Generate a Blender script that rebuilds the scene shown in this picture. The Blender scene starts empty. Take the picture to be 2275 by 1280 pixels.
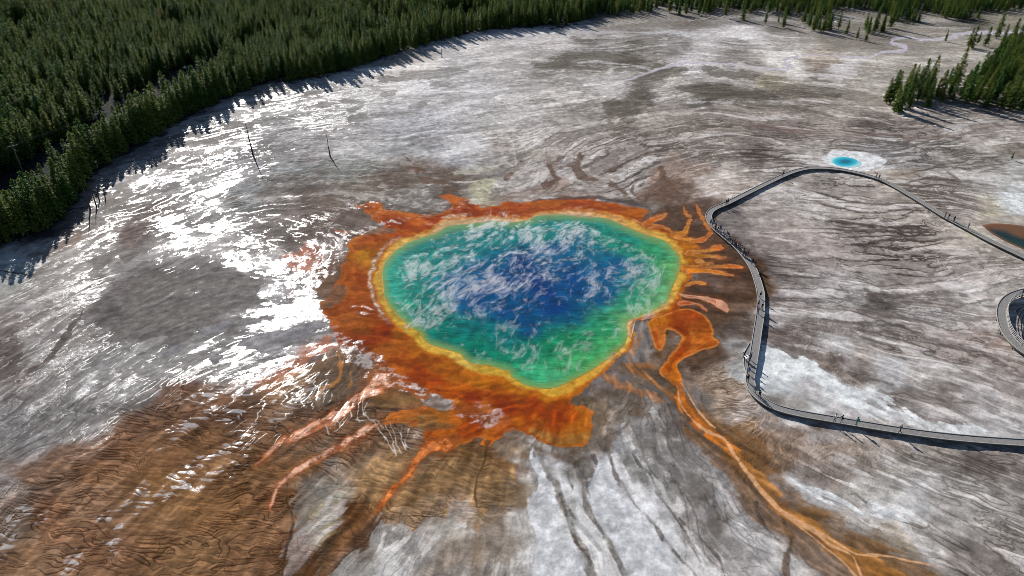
import bpy, math, random
import numpy as np
from mathutils import Vector

# ------------------------------------------------------------------ camera, sky, sun, exposure
SC = bpy.context.scene
PITCH = math.radians(32.0); CAMH = 80.0; FPX = 1517.0; CX, CY = 1137.5, 640.0
cam_d = bpy.data.cameras.new("camera"); cam = bpy.data.objects.new("camera", cam_d)
SC.collection.objects.link(cam); SC.camera = cam
cam.location = (0, 0, CAMH); cam.rotation_euler = (math.pi/2 - PITCH, 0, 0)
cam_d.sensor_width = 36.0; cam_d.lens = 36.0*FPX/2275.0
cam_d.clip_start = 0.5; cam_d.clip_end = 40000

SUN_EL = math.radians(26.4)
SUN_AZ = math.radians(-26.0)           # from +Y (away from the camera), negative = to the left
sd = Vector((math.sin(SUN_AZ)*math.cos(SUN_EL), math.cos(SUN_AZ)*math.cos(SUN_EL), math.sin(SUN_EL)))
world = bpy.data.worlds.new("World"); SC.world = world; world.use_nodes = True
wn = world.node_tree; bg = wn.nodes["Background"]
sky = wn.nodes.new("ShaderNodeTexSky"); sky.sky_type = 'NISHITA'; sky.sun_disc = False
sky.sun_elevation = SUN_EL; sky.sun_rotation = SUN_AZ
sky.altitude = 2000; sky.air_density = 1.0; sky.dust_density = 0.8
wn.links.new(sky.outputs[0], bg.inputs[0]); bg.inputs[1].default_value = 0.06
sl = bpy.data.lights.new("sun", 'SUN'); sl.energy = 4.2; sl.angle = math.radians(0.5); sl.color = (1.0, 0.955, 0.9)
so = bpy.data.objects.new("sun", sl); SC.collection.objects.link(so)
so.rotation_euler = sd.to_track_quat('Z', 'Y').to_euler()
SC.view_settings.view_transform = 'Standard'; SC.view_settings.look = 'None'
SC.view_settings.gamma = 1.0; SC.view_settings.use_curve_mapping = False
SC.view_settings.exposure = 0.64
SC.cycles.use_denoising = True; SC.cycles.filter_width = 0.8
SC.cycles.max_bounces = 6; SC.cycles.transparent_max_bounces = 16
SC.cycles.volume_bounces = 1; SC.cycles.caustics_reflective = False; SC.cycles.caustics_refractive = False

RNG = np.random.default_rng(7); random.seed(7)
F4 = np.float32

# ------------------------------------------------------------------ survey coordinates <-> ground
ST, CT = math.sin(PITCH), math.cos(PITCH)
def G(px, py, z=0.0):
    """survey (map) coordinate -> point on the ground plane z"""
    x = (px-CX)/FPX; u = (CY-py)/FPX
    t = (CAMH-z)/(ST - u*CT)
    return Vector((x*t, (CT+u*ST)*t, z))
def GA(px, py):
    x = (px-CX)/FPX; u = (CY-py)/FPX
    t = CAMH/(ST - u*CT)
    return x*t, (CT+u*ST)*t
def PXs(X, Y):
    dep = Y*CT + CAMH*ST
    return CX + FPX*X/dep, CY - FPX*(Y*ST - CAMH*CT)/dep
def pxscale(p):   # pixels per metre at ground point
    return FPX/(p[1]*CT + CAMH*ST)

def tag(o, label=None, cat=None, group=None, kind=None):
    if label: o["label"] = label
    if cat: o["category"] = cat
    if group: o["group"] = group
    if kind: o["kind"] = kind
    return o

def lin(c):
    c = np.asarray(c, float)/255.0
    return np.where(c <= 0.04045, c/12.92, ((c+0.055)/1.055)**2.4)
def hx(s):
    return lin([int(s[i:i+2], 16) for i in (0, 2, 4)])

# ------------------------------------------------------------------ numpy noise
TN = 1024
def make_table(seed, cell=8.0, octs=1):
    r = np.random.default_rng(seed)
    w = r.standard_normal((TN, TN))
    fx = np.fft.fftfreq(TN)[:, None]; fy = np.fft.rfftfreq(TN)[None, :]
    k = np.sqrt(fx*fx+fy*fy)*cell
    filt = np.exp(-(k/0.60)**2)*(1-np.exp(-(k/0.16)**2))
    t = np.fft.irfft2(np.fft.rfft2(w)*filt, s=(TN, TN))
    return (t/t.std()).astype(F4)
TABS = [make_table(s) for s in (11, 22, 33)]
def look(tab, x, y):
    """bilinear periodic lookup, x,y in noise cells (period 128)"""
    x = x*8.0; y = y*8.0
    xi = np.floor(x); yi = np.floor(y)
    fx = (x-xi).astype(F4); fy = (y-yi).astype(F4)
    xi = xi.astype(np.int32) & (TN-1); yi = yi.astype(np.int32) & (TN-1)
    x1 = (xi+1) & (TN-1); y1 = (yi+1) & (TN-1)
    T = tab.ravel()
    a = T[xi*TN+yi]; b = T[x1*TN+yi]; c = T[xi*TN+y1]; d = T[x1*TN+y1]
    return (a+(b-a)*fx)*(1-fy) + (c+(d-c)*fx)*fy
def looknn(tab, x, y):
    xi = (x*8.0).astype(np.int32) & (TN-1); yi = (y*8.0).astype(np.int32) & (TN-1)
    return tab.ravel()[xi*TN+yi]
def fbm(x, y, scale, octs=3, seed=0, gain=0.5):
    s = 0; a = 1.0; n = 0
    for k in range(octs):
        ang = 0.7+1.3*k+seed; c, q = math.cos(ang), math.sin(ang)
        xx = (x*c-y*q)/scale+17.3*(k+1)+seed*5.1+500; yy = (x*q+y*c)/scale+31.7*(k+1)+seed*3.3+500
        s = s + a*look(TABS[(k+int(seed)) % 3], xx, yy); n += a*a
        a *= gain; scale = scale/2.03
    return s/math.sqrt(n)
def sstep(a, b, x):
    t = np.clip((x-a)/(b-a), 0, 1); return t*t*(3-2*t)
GQ = 1.0; STEAMD = 8.0; STEP = 0.05
# ------------------------------------------------------------------ ground sheet (grows coarser with distance)
def axis(lo, hi, step, olo, ohi, ostep):
    a = np.arange(lo, hi, step)
    l = []; v = lo; s = ostep
    while v > olo: v -= s; s *= 1.12; l.append(v)
    h = []; v = a[-1]; s = ostep
    while v < ohi: v += s; s *= 1.12; h.append(v)
    return np.concatenate([np.array(l[::-1]), a, np.array(h)])
ax_u = axis(-90, 2365, 1.22*GQ, -5200, 7500, 4)
ax_v = axis(-24, 1300, 1.14*GQ, -262, 1560, 2.2)
ax_v = np.where(ax_v < -300, -300, ax_v)
NU, NV = len(ax_u), len(ax_v)
U0, V0 = np.meshgrid(ax_u, ax_v)           # rows = v
U0 = U0.ravel(); V0 = V0.ravel()
X, Y = GA(U0, V0); X = X.astype(F4); Y = Y.astype(F4)
U0 = U0.astype(F4); V0 = V0.astype(F4)
NVERT = len(X)
PXM = (FPX/(Y*CT+CAMH*ST)).astype(F4)       # px per metre
SPC = (1.14*GQ)/(PXM*np.clip(CAMH/np.sqrt(CAMH**2+Y*Y), .08, 1))  # sample spacing in depth (m)

# organic edge displacement (metres -> survey px)
w1x = fbm(X, Y, 9.0, 4, 1); w1y = fbm(X, Y, 9.0, 4, 2)
nfine = fbm(X, Y, 1.3, 3, 0)
WU = U0 + w1x*0.55*PXM*0.8; WV = V0 + w1y*0.55*PXM*0.45
# a second one with bigger wander for the soft colour fields
w2x = fbm(X, Y, 30.0, 5, 4, .6); w2y = fbm(X, Y, 30.0, 5, 5, .6)
SU = U0 + w2x*2.6*PXM; SV = V0 + w2y*1.7*PXM

# ---- coarse rasters in survey space
RS = 8.0; RX0, RY0 = -200.0, -120.0; RW, RH = 340, 190
RU, RV = np.meshgrid(RX0+np.arange(RW)*RS, RY0+np.arange(RH)*RS)
def shep(pts, vals, p=2.0, eps=12.0, rep=1.7):
    pts = np.array(pts, float); vals = np.array(vals, float)
    num = np.zeros((RH, RW, vals.shape[1])); den = np.zeros((RH, RW))
    for (x, y), v in zip(pts, vals):
        d2 = ((RU-x)**2 + ((RV-y)*rep)**2)+eps*eps
        w = 1.0/d2**p
        num += w[..., None]*v; den += w
    return (num/den[..., None]).astype(F4)
def rlook(R, u, v):
    x = np.clip((u-RX0)/RS, 0, RW-1.001); y = np.clip((v-RY0)/RS, 0, RH-1.001)
    xi = x.astype(np.int32); yi = y.astype(np.int32); fx = (x-xi)[..., None]; fy = (y-yi)[..., None]
    if R.ndim == 2: R = R[..., None]
    r = R[yi, xi]*(1-fx)*(1-fy)+R[yi, xi+1]*fx*(1-fy)+R[yi+1, xi]*(1-fx)*fy+R[yi+1, xi+1]*fx*fy
    return r.astype(F4)

# ---- direction fields (undirected), control strokes in survey space
FLOW = [(1100,150,1,-.12),(1300,150,1,-.05),(1500,200,1,-.25),(1300,280,1,-.45),(1700,150,1,.1),(1700,250,1,.1),(1900,250,1,.15),
(2100,300,1,-.15),(2200,280,1,-.1),(2200,340,1,-.15),(1600,350,1,-.02),(1500,330,1,-.35),(1450,380,1,-.7),(1250,380,.6,-1),(950,300,1,-.15),(800,330,1,-.03),(700,350,1,-.1),
(600,300,1,-.2),(500,400,1,-.35),(400,500,1,-.4),(300,450,1,-.4),(200,550,1,-.5),(100,650,1,-.5),(300,700,1,-.5),(600,650,1,-.08),(600,560,1,.3),
(650,700,1,-.2),(500,780,1,-.38),(200,800,1,-.6),(50,850,1,-.8),(100,1000,1,-.8),(300,950,1,-.75),(500,900,1,-.55),(300,1150,1,-1),(100,1200,1,-1),
(500,1100,1,-.95),(650,1000,1,-.75),(600,1200,.8,-1),(750,1180,1,-1),(850,1050,.6,-1),(900,1200,.5,-1),(1050,1100,.1,-1),(1050,1250,.25,-1),
(1180,1050,.1,1),(1200,1200,.35,1),(1350,1150,.5,1),(1300,1000,.3,1),(1300,940,.2,-1),(1400,900,-.5,1),(1450,1050,.6,1),(1500,1200,.5,1),(1600,1100,.6,1),(1750,1200,1,.8),
(1700,1000,1,.5),(1900,1050,1,.42),(2000,1150,1,.45),(2200,1000,1,.3),(2100,1250,1,.4),(1900,850,1,.55),(2000,920,1,.42),(2200,900,1,.35),(1750,850,1,.5),
(1800,700,1,.2),(1800,600,1,.12),(1900,650,1,.2),(2000,750,1,.3),(2100,700,1,.12),(2200,620,1,-.2),(1900,500,1,.04),(1800,500,1,.08),(2000,560,1,-.08),
(2100,600,1,-.2),(2150,450,1,.2),(2000,480,1,.1),(1700,450,1,-.1),(1750,420,1,.1),(1600,400,1,-.15),(1600,620,1,.06),(1600,560,1,-.05),(1600,700,1,.2),(1560,800,1,-.8),
(1650,260,1,.1),(1400,200,1,-.15),(900,200,1,-.12),(1000,100,1,-.05),(720,600,.35,-1),(760,700,1,.1),(900,850,1,.2),(1100,930,1,-.2),(1000,460,1,.08),(1300,450,1,0),
(1400,730,.15,-1),(1450,850,1,.8),(1520,900,.5,1),(820,500,1,.4),(780,820,.7,-1),(1500,480,1,-.2)]
CROSS = [(100,1000,1,.02),(300,1000,1,.12),(500,950,1,.15),(500,1100,1,.08),(300,1200,1,.05),(600,1230,1,.06),(700,950,1,.2),(800,1060,1,.35),(850,1150,1,.3),
(950,1030,1,.25),(1000,1100,1,.25),(1050,1000,1,.1),(1100,1200,1,.2),(700,850,1,-.35),(600,880,1,.1),(1600,880,1,-.1),(1600,930,1,.05),(1700,960,.5,-1),(1800,1000,.35,-1),(1900,1050,.3,-1),
(1750,1060,.4,-1),(2000,850,.3,-1),(1850,780,.4,-1),(2100,950,.3,-1),(500,350,1,-.05),(700,370,1,-.12),(800,380,1,-.08),(600,450,1,-.5),(400,300,1,-.1),
(1200,1150,1,.1),(1400,1100,1,-.1),(1500,200,1,.1),(2000,300,1,0),(2100,600,.3,-1),(1650,720,1,.1),(1600,830,1,-.15)]
def dirfield(L):
    pts = []; vals = []
    for (x, y, dx, dy) in L:
        a = G(x, y); b = G(x+dx*4, y+dy*4); th = math.atan2(b.y-a.y, b.x-a.x)
        pts.append((x, y)); vals.append((math.cos(2*th), math.sin(2*th)))
    D = shep(pts, vals, 1.6, 30, 1.4)
    th = 0.5*np.arctan2(D[..., 1], D[..., 0])
    return D
DF = dirfield(FLOW); DC = dirfield(CROSS)

def lic(D, scale, half, n, tab, sel=None, wig=0.0, sx=0.0):
    """noise smeared along a direction field: streaks that follow the ground's flow"""
    if sel is None: sel = slice(None)
    x0 = X[sel].copy(); y0 = Y[sel].copy()
    if wig:
        x0 = x0 + wig*fbm(x0, y0, scale*7, 2, 6); y0 = y0 + wig*fbm(x0, y0, scale*7, 2, 7)
    acc = look(TABS[tab], x0/scale+500+sx, y0/scale+500); wsum = 1.0; w2 = 1.0
    h = half/n
    for sg in (1, -1):
        x = x0.copy(); y = y0.copy(); pdx = None
        for k in range(n):
            if k % 2 == 0:
                dep = y*CT+CAMH*ST
                u = CX+FPX*x/dep; v = CY-FPX*(y*ST-CAMH*CT)/dep
                d = rlook(D, u, v)
                th = 0.5*np.arctan2(d[:, 1], d[:, 0]); dx = np.cos(th); dy = np.sin(th)
                if pdx is not None:
                    fl = np.where(dx*pdx+dy*pdy < 0, -1, 1).astype(F4); dx *= fl; dy *= fl
                pdx, pdy = dx, dy
            x = x+sg*h*dx; y = y+sg*h*dy
            w = math.exp(-(1.6*(k+1)/n)**2)
            acc += w*look(TABS[tab], x/scale+500+sx, y/scale+500); wsum += w; w2 += w*w
    return acc/math.sqrt(w2*1.6)
frame = np.where((U0 > -400) & (U0 < 2680) & (V0 > -120) & (V0 < 1420))[0]
sub = lambda lim: np.intersect1d(np.where(SPC < lim)[0], frame)
C1 = np.zeros(NVERT, F4); C2 = np.zeros(NVERT, F4); SS = []
for sc_, half, n_, tb, wg in ((.8, 2.8, 9, 0, .3), (2.0, 7.5, 9, 1, 1.3), (5.0, 19, 9, 2, 3.4), (12.5, 46, 9, 0, 8.0)):
    q = sub(sc_*.85); a_ = np.zeros(NVERT, F4); a_[q] = lic(DF, sc_, half, n_, tb, q, wg, sc_*7); a_ /= max(1e-3, a_[q].std()); SS.append((sc_, a_, np.clip((sc_*.85-SPC)/(sc_*.3), 0, 1)))
def band(px):
    num = np.zeros(NVERT, F4); den = np.full(NVERT, 1e-6, F4)
    for sc_, a_, k_ in SS:
        w = np.exp(-(np.log2(sc_*PXM/px)/.8)**2)*k_; num += w*a_; den += w*w
    return num/np.sqrt(den)
L1 = SS[0][1]*SS[0][2]; L2 = band(15); L3 = band(38); L5 = band(100)
del SS
nf = sub(.55); mf = sub(1.6)
C1[nf] = lic(DC, .42, 1.5, 8, 1, nf, .35, 40)*np.clip((0.55-SPC[nf])/.2, 0, 1)
C2[mf] = lic(DC, .80, 2.8, 8, 2, mf, .7, 60)*np.clip((1.6-SPC[mf])/.5, 0, 1)
L4 = fbm(X, Y, 16, 5, 3, .62)
nrough = .6*fbm(X, Y, 3.4, 5, 14, .68)+.5*L2+.25*L1
for a in (L1, L2, L3, C1, C2):
    s = a[nf].std(); a /= max(s, 1e-3)

# ---- colour survey: x, y, colour, streak amplitude, dark network, cross ripples, wetness
CP = [
# forest floor
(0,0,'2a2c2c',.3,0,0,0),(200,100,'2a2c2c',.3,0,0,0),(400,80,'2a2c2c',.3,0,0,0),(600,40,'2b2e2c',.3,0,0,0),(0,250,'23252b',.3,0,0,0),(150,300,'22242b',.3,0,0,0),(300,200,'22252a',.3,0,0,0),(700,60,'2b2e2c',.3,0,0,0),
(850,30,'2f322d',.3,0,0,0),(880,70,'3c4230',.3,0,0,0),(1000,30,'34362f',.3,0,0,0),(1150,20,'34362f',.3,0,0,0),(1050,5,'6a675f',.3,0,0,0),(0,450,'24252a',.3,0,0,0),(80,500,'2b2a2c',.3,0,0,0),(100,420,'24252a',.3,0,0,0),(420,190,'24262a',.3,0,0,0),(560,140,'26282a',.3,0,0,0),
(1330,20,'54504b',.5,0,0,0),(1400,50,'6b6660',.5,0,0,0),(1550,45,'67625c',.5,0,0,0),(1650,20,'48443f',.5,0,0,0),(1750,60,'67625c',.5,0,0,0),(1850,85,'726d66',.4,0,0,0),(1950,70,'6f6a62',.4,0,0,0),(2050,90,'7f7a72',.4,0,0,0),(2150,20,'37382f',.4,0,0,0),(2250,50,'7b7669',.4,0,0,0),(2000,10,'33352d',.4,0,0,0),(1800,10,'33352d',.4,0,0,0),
# far flats
(1150,75,'a7a4a6',.6,.2,0,.2),(1280,75,'9d9b9c',.6,.3,0,.2),(1350,90,'8c8988',.8,.5,0,.2),(1250,130,'706d68',1,.6,0,.15),(1230,110,'a3a09f',.8,.3,0,.3),(1400,130,'625e56',1,.6,0,.1),(1330,150,'7b7772',1,.6,0,.2),(1500,110,'7d7a78',.9,.5,0,.1),(1560,95,'aaa8a9',.7,.3,0,.2),(1650,75,'b8b6b8',.6,.2,0,.2),
(1640,115,'8a8683',.8,.5,0,.1),(1750,100,'a09d9a',.8,.5,0,.1),(1480,140,'86827c',1,.6,0,.1),(1550,145,'b4b1b3',.7,.4,0,.2),(1620,155,'a39f9a',.9,.5,0,.1),(1700,165,'8a8474',1,.6,0,.1),(1750,140,'c2bfbd',.7,.3,0,.1),(1820,135,'9c9184',.9,.5,0,.1),(1870,160,'bbb8b9',.8,.3,0,.1),(1950,140,'9b968f',.8,.4,0,.1),(2050,150,'8f8a81',.8,.4,0,0),(2100,115,'96918a',.6,.4,0,0),
(1930,190,'96918b',.8,.4,0,0),(1800,190,'847f77',1,.6,0,0),(1600,205,'57524d',1,.6,0,0),(1680,210,'6a645d',1,.6,0,0),(1500,200,'a7a39f',.9,.5,0,.1),(1430,215,'665f58',1,.6,0,.1),(1350,200,'a09d9d',.9,.4,0,.2),(1750,225,'7b756d',1,.6,0,0),(1860,230,'908a83',.9,.5,0,0),(1950,230,'89837c',.8,.4,0,0),
(1080,120,'a5a3a3',.8,.3,0,.45),(1000,150,'9b9a9b',.8,.3,0,.5),(900,150,'aaa59f',.8,.3,0,.5),(820,180,'a6a3a2',1,.3,0,.6),(940,190,'a3a3a6',1,.3,0,.6),(1050,200,'a8a8ab',.9,.3,0,.5),(1180,190,'a19e9d',.9,.3,0,.4),(1250,220,'989592',.9,.5,0,.3),(1150,250,'a2a0a0',.9,.4,0,.3),(1300,260,'908b86',1,.5,0,.15),(1380,260,'7d766f',1,.6,0,.1),(1450,270,'938c86',1,.6,0,.1),(1550,260,'8d8680',1,.7,0,0),(1650,270,'857d77',1,.7,0,0),(1750,280,'7e7570',1,.7,0,0),(1850,290,'8a817b',1,.7,0,0),(1950,290,'837a75',1,.8,0,0),(2050,290,'867e79',1,.8,0,0),(2150,300,'8b8580',1,.8,0,0),(2250,290,'87817d',1,.8,0,0),(2150,260,'7c7671',.8,.5,0,0),
(1050,300,'99999b',1,.4,0,.3),(950,280,'92949a',1,.4,0,.35),(980,340,'909094',1,.4,0,.3),(880,330,'9da0a3',1,.3,.3,.35),(1150,320,'918b86',1,.5,0,.1),(1180,380,'969190',.8,.6,0,.1),(1250,330,'8c8581',1,.7,0,.05),(1350,330,'8b8480',1,.9,0,.05),(1450,330,'8c8682',1,.9,0,0),(1400,400,'8a8481',1,1,0,0),(1300,400,'8d8681',1,.9,0,.05),(1080,410,'8f8c88',1,.6,0,.1),(1060,430,'a3a08c',1,.3,0,.1),
(1550,320,'8d8782',1,.8,0,0),(1600,350,'958f89',1,.8,0,0),(1700,330,'7d7672',1,.9,0,0),(1750,350,'8c8581',1,.9,0,0),(1550,410,'aba19b',.8,.4,0,0),(1620,420,'998f88',.9,.5,0,0),(1500,420,'6d5a4f',1,.4,0,0),(1500,380,'8e7f76',1,.5,0,0),(1650,390,'88817c',1,.8,0,0),
# left-upper shiny flats
(600,220,'8e8c8c',1,.2,.5,.75),(700,240,'949395',1,.2,.5,.75),(780,260,'9a9a9c',1,.2,.4,.7),(520,270,'8a8888',1,.2,.4,.75),(460,310,'8b8887',1,.2,.3,.8),(620,310,'929295',1,.2,.6,.5),(720,330,'959497',1,.2,.7,.35),(830,300,'9c9c9f',1,.3,.6,.45),(660,370,'8d9194',1,.2,.8,.35),(780,375,'8d918f',1,.3,.9,.25),(560,350,'8b8c90',1,.2,.6,.6),(400,370,'868384',1,.2,.4,.7),(330,400,'8a8788',1,.2,.3,.6),(260,430,'88837f',1,.2,.2,.5),(230,470,'8a8684',1,.3,.2,.5),
(480,420,'868689',1,.2,.6,.75),(560,440,'83878a',1,.3,.9,.3),(640,440,'7c7571',1,.3,.5,.3),(700,430,'6c625c',1,.3,.3,.2),(780,430,'716860',1,.3,.3,.2),(850,420,'5f544c',1,.4,.2,.1),(900,400,'7b716b',1,.4,.1,.1),(960,410,'6b5e55',1,.4,.1,.1),(900,440,'77726e',1,.5,.2,.2),(960,450,'605650',1,.4,0,.1),(1000,410,'7d7570',1,.5,.1,.1),
(350,500,'6f6462',1,.2,.3,.35),(300,520,'70635f',1,.2,.3,.25),(250,500,'837b78',1,.2,.3,.5),(420,540,'848182',1,.1,.4,.85),(500,500,'858486',1,.1,.6,.7),(560,540,'807d7d',1,.1,.6,.75),(640,510,'6b635f',1,.2,.7,.5),(700,500,'5f544f',1,.3,.6,.35),(750,480,'6e625b',1,.3,.4,.25),(600,590,'817e7e',1,.1,.6,.85),(640,640,'828083',1,.1,.5,.85),(680,600,'81797a',1,.1,.7,.75),(700,680,'828184',1,.1,.4,.9),
(150,560,'8a7d74',.8,.2,.2,.4),(100,600,'857b76',1,.2,.2,.35),(30,640,'a0a3a0',.6,.1,.1,.25),(200,590,'83807e',1,.2,.3,.7),(150,650,'8b8887',1,.3,.3,.6),(80,720,'7a716f',1,.4,.3,.5),(150,700,'857f7e',1,.4,.3,.6),(30,780,'6a605e',1,.5,.3,.35),(120,780,'84807f',1,.5,.3,.6),(220,780,'7f7e7f',1,.4,.2,.6),
(350,660,'676361',.5,.1,.15,.12),(300,720,'5f5b5a',.6,.1,.2,.08),(450,680,'6b6766',.5,.1,.1,.15),(500,640,'6e6b6a',.5,.1,.1,.2),(540,620,'706d6c',.5,.1,.1,.2),(420,760,'7f7e7f',1,.2,.1,.85),(560,720,'828184',1,.1,.1,.95),(620,760,'7b7a7d',1,.1,.1,.8),(650,710,'828184',1,.1,.1,.95),(500,800,'7c7b7c',1,.2,.1,.7),(350,800,'7a7978',1,.3,.1,.55),(300,860,'767575',1,.4,.1,.5),(150,880,'7d7b7b',1,.6,.1,.5),(50,900,'787576',1,.6,.1,.5),(60,980,'7c7a79',1,.6,.1,.45),(200,920,'827f7e',1,.5,.1,.5),(100,950,'7a7879',1,.6,.1,.5),
(440,830,'7c7a79',1,.3,.2,.6),(520,850,'84726a',1,.3,.4,.55),
# brown mats lower left
(380,890,'735646',.7,.1,.6,.3),(300,950,'6f513f',.7,.1,.7,.2),(200,1010,'7b6354',.8,.1,.6,.2),(250,1050,'6a4a33',.7,0,.8,.15),(350,1000,'6b4a31',.7,0,1,.15),(450,930,'6b4936',.7,0,.9,.3),(550,900,'6f5341',.8,0,.8,.4),(100,1080,'7d6658',.8,.2,.7,.25),(30,1100,'8b8482',1,.3,.5,.35),(20,1200,'84766b',1,.2,.6,.3),(120,1180,'75543f',.8,.1,.9,.15),(60,1270,'755a44',.8,.1,.9,.15),(200,1130,'735947',.9,0,.9,.25),(250,1230,'6e4f3a',.9,0,1,.15),
(450,1030,'735032',.7,0,1,.15),(400,1100,'78552f',.8,0,1,.15),(550,1000,'7b5a41',.8,0,1,.35),(500,1160,'7d5934',.7,0,1,.05),(450,1250,'7b5d3f',.7,0,1,.05),(600,1080,'7c5735',.7,0,1.1,.1),(600,1160,'6a4526',.8,0,1.2,.05),(600,1250,'6c4c33',.9,0,1,.05),(650,960,'735640',.8,0,.9,.35),(700,900,'664c3b',.8,0,.6,.3),(640,860,'6a4f40',.9,0,.6,.45),(350,1200,'7b5b3d',.8,0,1,.1),
(740,860,'5d4a3c',.9,.2,.6,.15),(780,900,'5b4a3d',.9,.2,.4,.15),(800,960,'705a49',.7,.1,.6,.1),(740,1010,'694d38',.8,0,1.1,.15),(700,1050,'6e5138',.8,0,1.1,.1),(860,980,'75675b',.6,.1,.5,.1),(820,1030,'7b6752',.7,.1,1.1,.1),(790,1060,'897661',.7,0,1.2,.05),(870,1080,'8a7256',.7,0,1.2,.05),(930,1080,'87694b',.6,0,1.1,.05),(960,1030,'74542f',.7,0,.8,.05),(1020,1020,'6a4c2d',.8,0,.8,.05),(1060,1060,'6f5234',.7,.1,.6,.03),(1000,1100,'75614a',.7,.1,.6,.03),
(1120,1020,'7a6a59',.7,.2,.3,.03),(1090,1140,'7d6c56',.7,.2,.3,.03),(1050,1180,'7d7060',.7,.2,.3,.03),(1040,1250,'7c7268',.8,.2,.2,.03),(850,1140,'5b4433',.7,0,1.2,.03),(920,1150,'5e4630',.7,0,1.1,.03),(780,1180,'593a20',.8,0,.6,.03),(820,1190,'614024',.8,0,.6,.03),(740,1210,'7d6b4e',.7,0,.4,.03),(690,1060,'8b867f',.9,.3,.5,.05),(680,1120,'7f786f',.9,.4,.4,.05),(720,1130,'939289',.8,.3,.5,.05),(690,1200,'8f8571',.8,.3,.4,.03),
(760,1260,'8b8884',1,.3,.1,.03),(880,1210,'7d7a77',1,.4,.1,.03),(860,1260,'858381',1,.4,.1,.03),(950,1160,'8e867f',.9,.3,.3,.03),(980,1200,'8b8680',1,.3,.2,.03),(930,1240,'7f7d7b',1,.3,.1,.03),
# pale fans below
(1140,1040,'8c8c8c',.8,.3,0,.05),(1170,1100,'8b8b8b',.8,.3,0,.05),(1120,1180,'979593',.7,.3,.1,.05),(1150,1250,'949493',.9,.3,0,.05),(1195,1040,'b5b8be',.4,.1,0,.05),(1200,1120,'b2b4b7',.4,.1,0,.05),(1230,1200,'b0b1b2',.5,.1,0,.05),(1270,1260,'a9a9aa',.7,.2,0,.05),(1230,1030,'5d5650',1,.3,0,.05),(1250,1080,'6a6764',1,.3,0,.03),(1270,1060,'7b7874',1,.3,0,.03),(1280,1150,'6b6763',1,.5,0,.03),(1340,1240,'615c58',1,.6,0,.03),(1330,1050,'b4b6bb',.4,.1,0,.05),(1350,1120,'b3b5b9',.4,.1,0,.05),(1400,1180,'aeb0b3',.5,.1,0,.05),(1430,1250,'a9a9aa',.7,.2,0,.03),
(1280,1010,'5a4f44',1,.3,0,.05),(1200,1005,'6d665f',1,.4,0,.05),(1330,1010,'625c55',1,.4,0,.05),(1350,970,'74675a',.9,.4,0,.05),(1380,930,'6e5f50',1,.4,0,.05),(1340,900,'675a4a',1,.4,0,.05),(1400,890,'696460',.9,.4,0,.03),(1430,950,'706d6c',.9,.5,0,.03),(1480,1000,'7a7876',.9,.4,0,.03),(1410,1000,'8c8d90',.8,.3,0,.03),(1450,1060,'757372',.9,.5,0,.03),(1500,1080,'6f6b68',.9,.5,0,.03),(1550,1020,'848384',.9,.4,0,.03),(1570,1090,'8a8a8c',.8,.4,0,.03),(1540,1160,'74706d',1,.6,0,.03),(1480,1150,'85817f',1,.6,0,.03),(1600,1180,'8d8c8d',.9,.4,0,.03),(1560,1240,'888685',1,.8,0,.03),(1650,1230,'8b898a',.9,.6,0,.03),(1500,950,'66615e',.9,.4,0,.03),(1480,900,'6b6561',.9,.4,0,.03),(1780,1240,'8c8a88',.9,.5,0,.03),(1850,1270,'8f8a86',.9,.5,0,.03),
# around the rivulet right of the pool
(1560,950,'7b6a52',.8,.2,.3,.03),(1600,900,'9b8b7d',.5,0,1.2,.03),(1640,930,'a9a09a',.4,0,1.3,.03),(1580,860,'8b796a',.5,0,1.2,.03),(1620,850,'8f8073',.5,0,1.2,.03),(1560,820,'584334',.8,0,.5,.03),(1640,790,'574435',.9,0,.4,.03),(1660,960,'8a735b',.7,0,1,.03),(1720,1000,'7c6550',.7,0,1,.03),(1650,1020,'765434',.7,0,.8,.03),(1700,1050,'7e6549',.7,0,.8,.03),(1740,950,'7a6f69',.8,.2,.9,.03),(1800,980,'76685f',.9,.3,.9,.03),(1850,960,'8c8785',.7,.2,.4,.03),(1850,1010,'7d6e62',.9,.4,.9,.03),(1780,1040,'7d6a59',.9,.3,1,.03),(1950,990,'85796f',.9,.3,.6,.03),(1950,1040,'78706a',1,.5,.6,.03),(2050,1010,'857f7a',1,.6,.3,.03),(2200,1030,'6d6661',1,.8,.2,.03),
(1800,1090,'9a9a9c',.9,.4,.1,.03),(1880,1120,'979697',1,.5,.1,.03),(1900,1070,'7b716b',1,.6,.5,.03),(2000,1080,'95938f',.9,.5,.3,.03),(2080,1120,'9b9b9c',.8,.4,.1,.03),(2000,1130,'8a847f',1,.6,.2,.03),(1950,1160,'928e8b',1,.6,.1,.03),(2100,1180,'8f8c89',1,.7,.1,.03),(2200,1110,'8f8c89',1,.7,.1,.03),(2180,1180,'7c7672',1,.8,.1,.03),(2250,1200,'857f7b',1,.8,.1,.03),(2220,1250,'7d7570',1,.8,.1,.03),(1900,1170,'8b8074',.9,.5,.1,.03),(1850,1150,'7f6c52',.9,.4,.3,.03),(1980,1220,'7e6d58',.9,.5,.2,.03),(2080,1250,'7a6853',.9,.5,.2,.03),(2050,1190,'8a8073',.9,.5,.2,.03),
# pale apron inside the boardwalk loop
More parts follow.
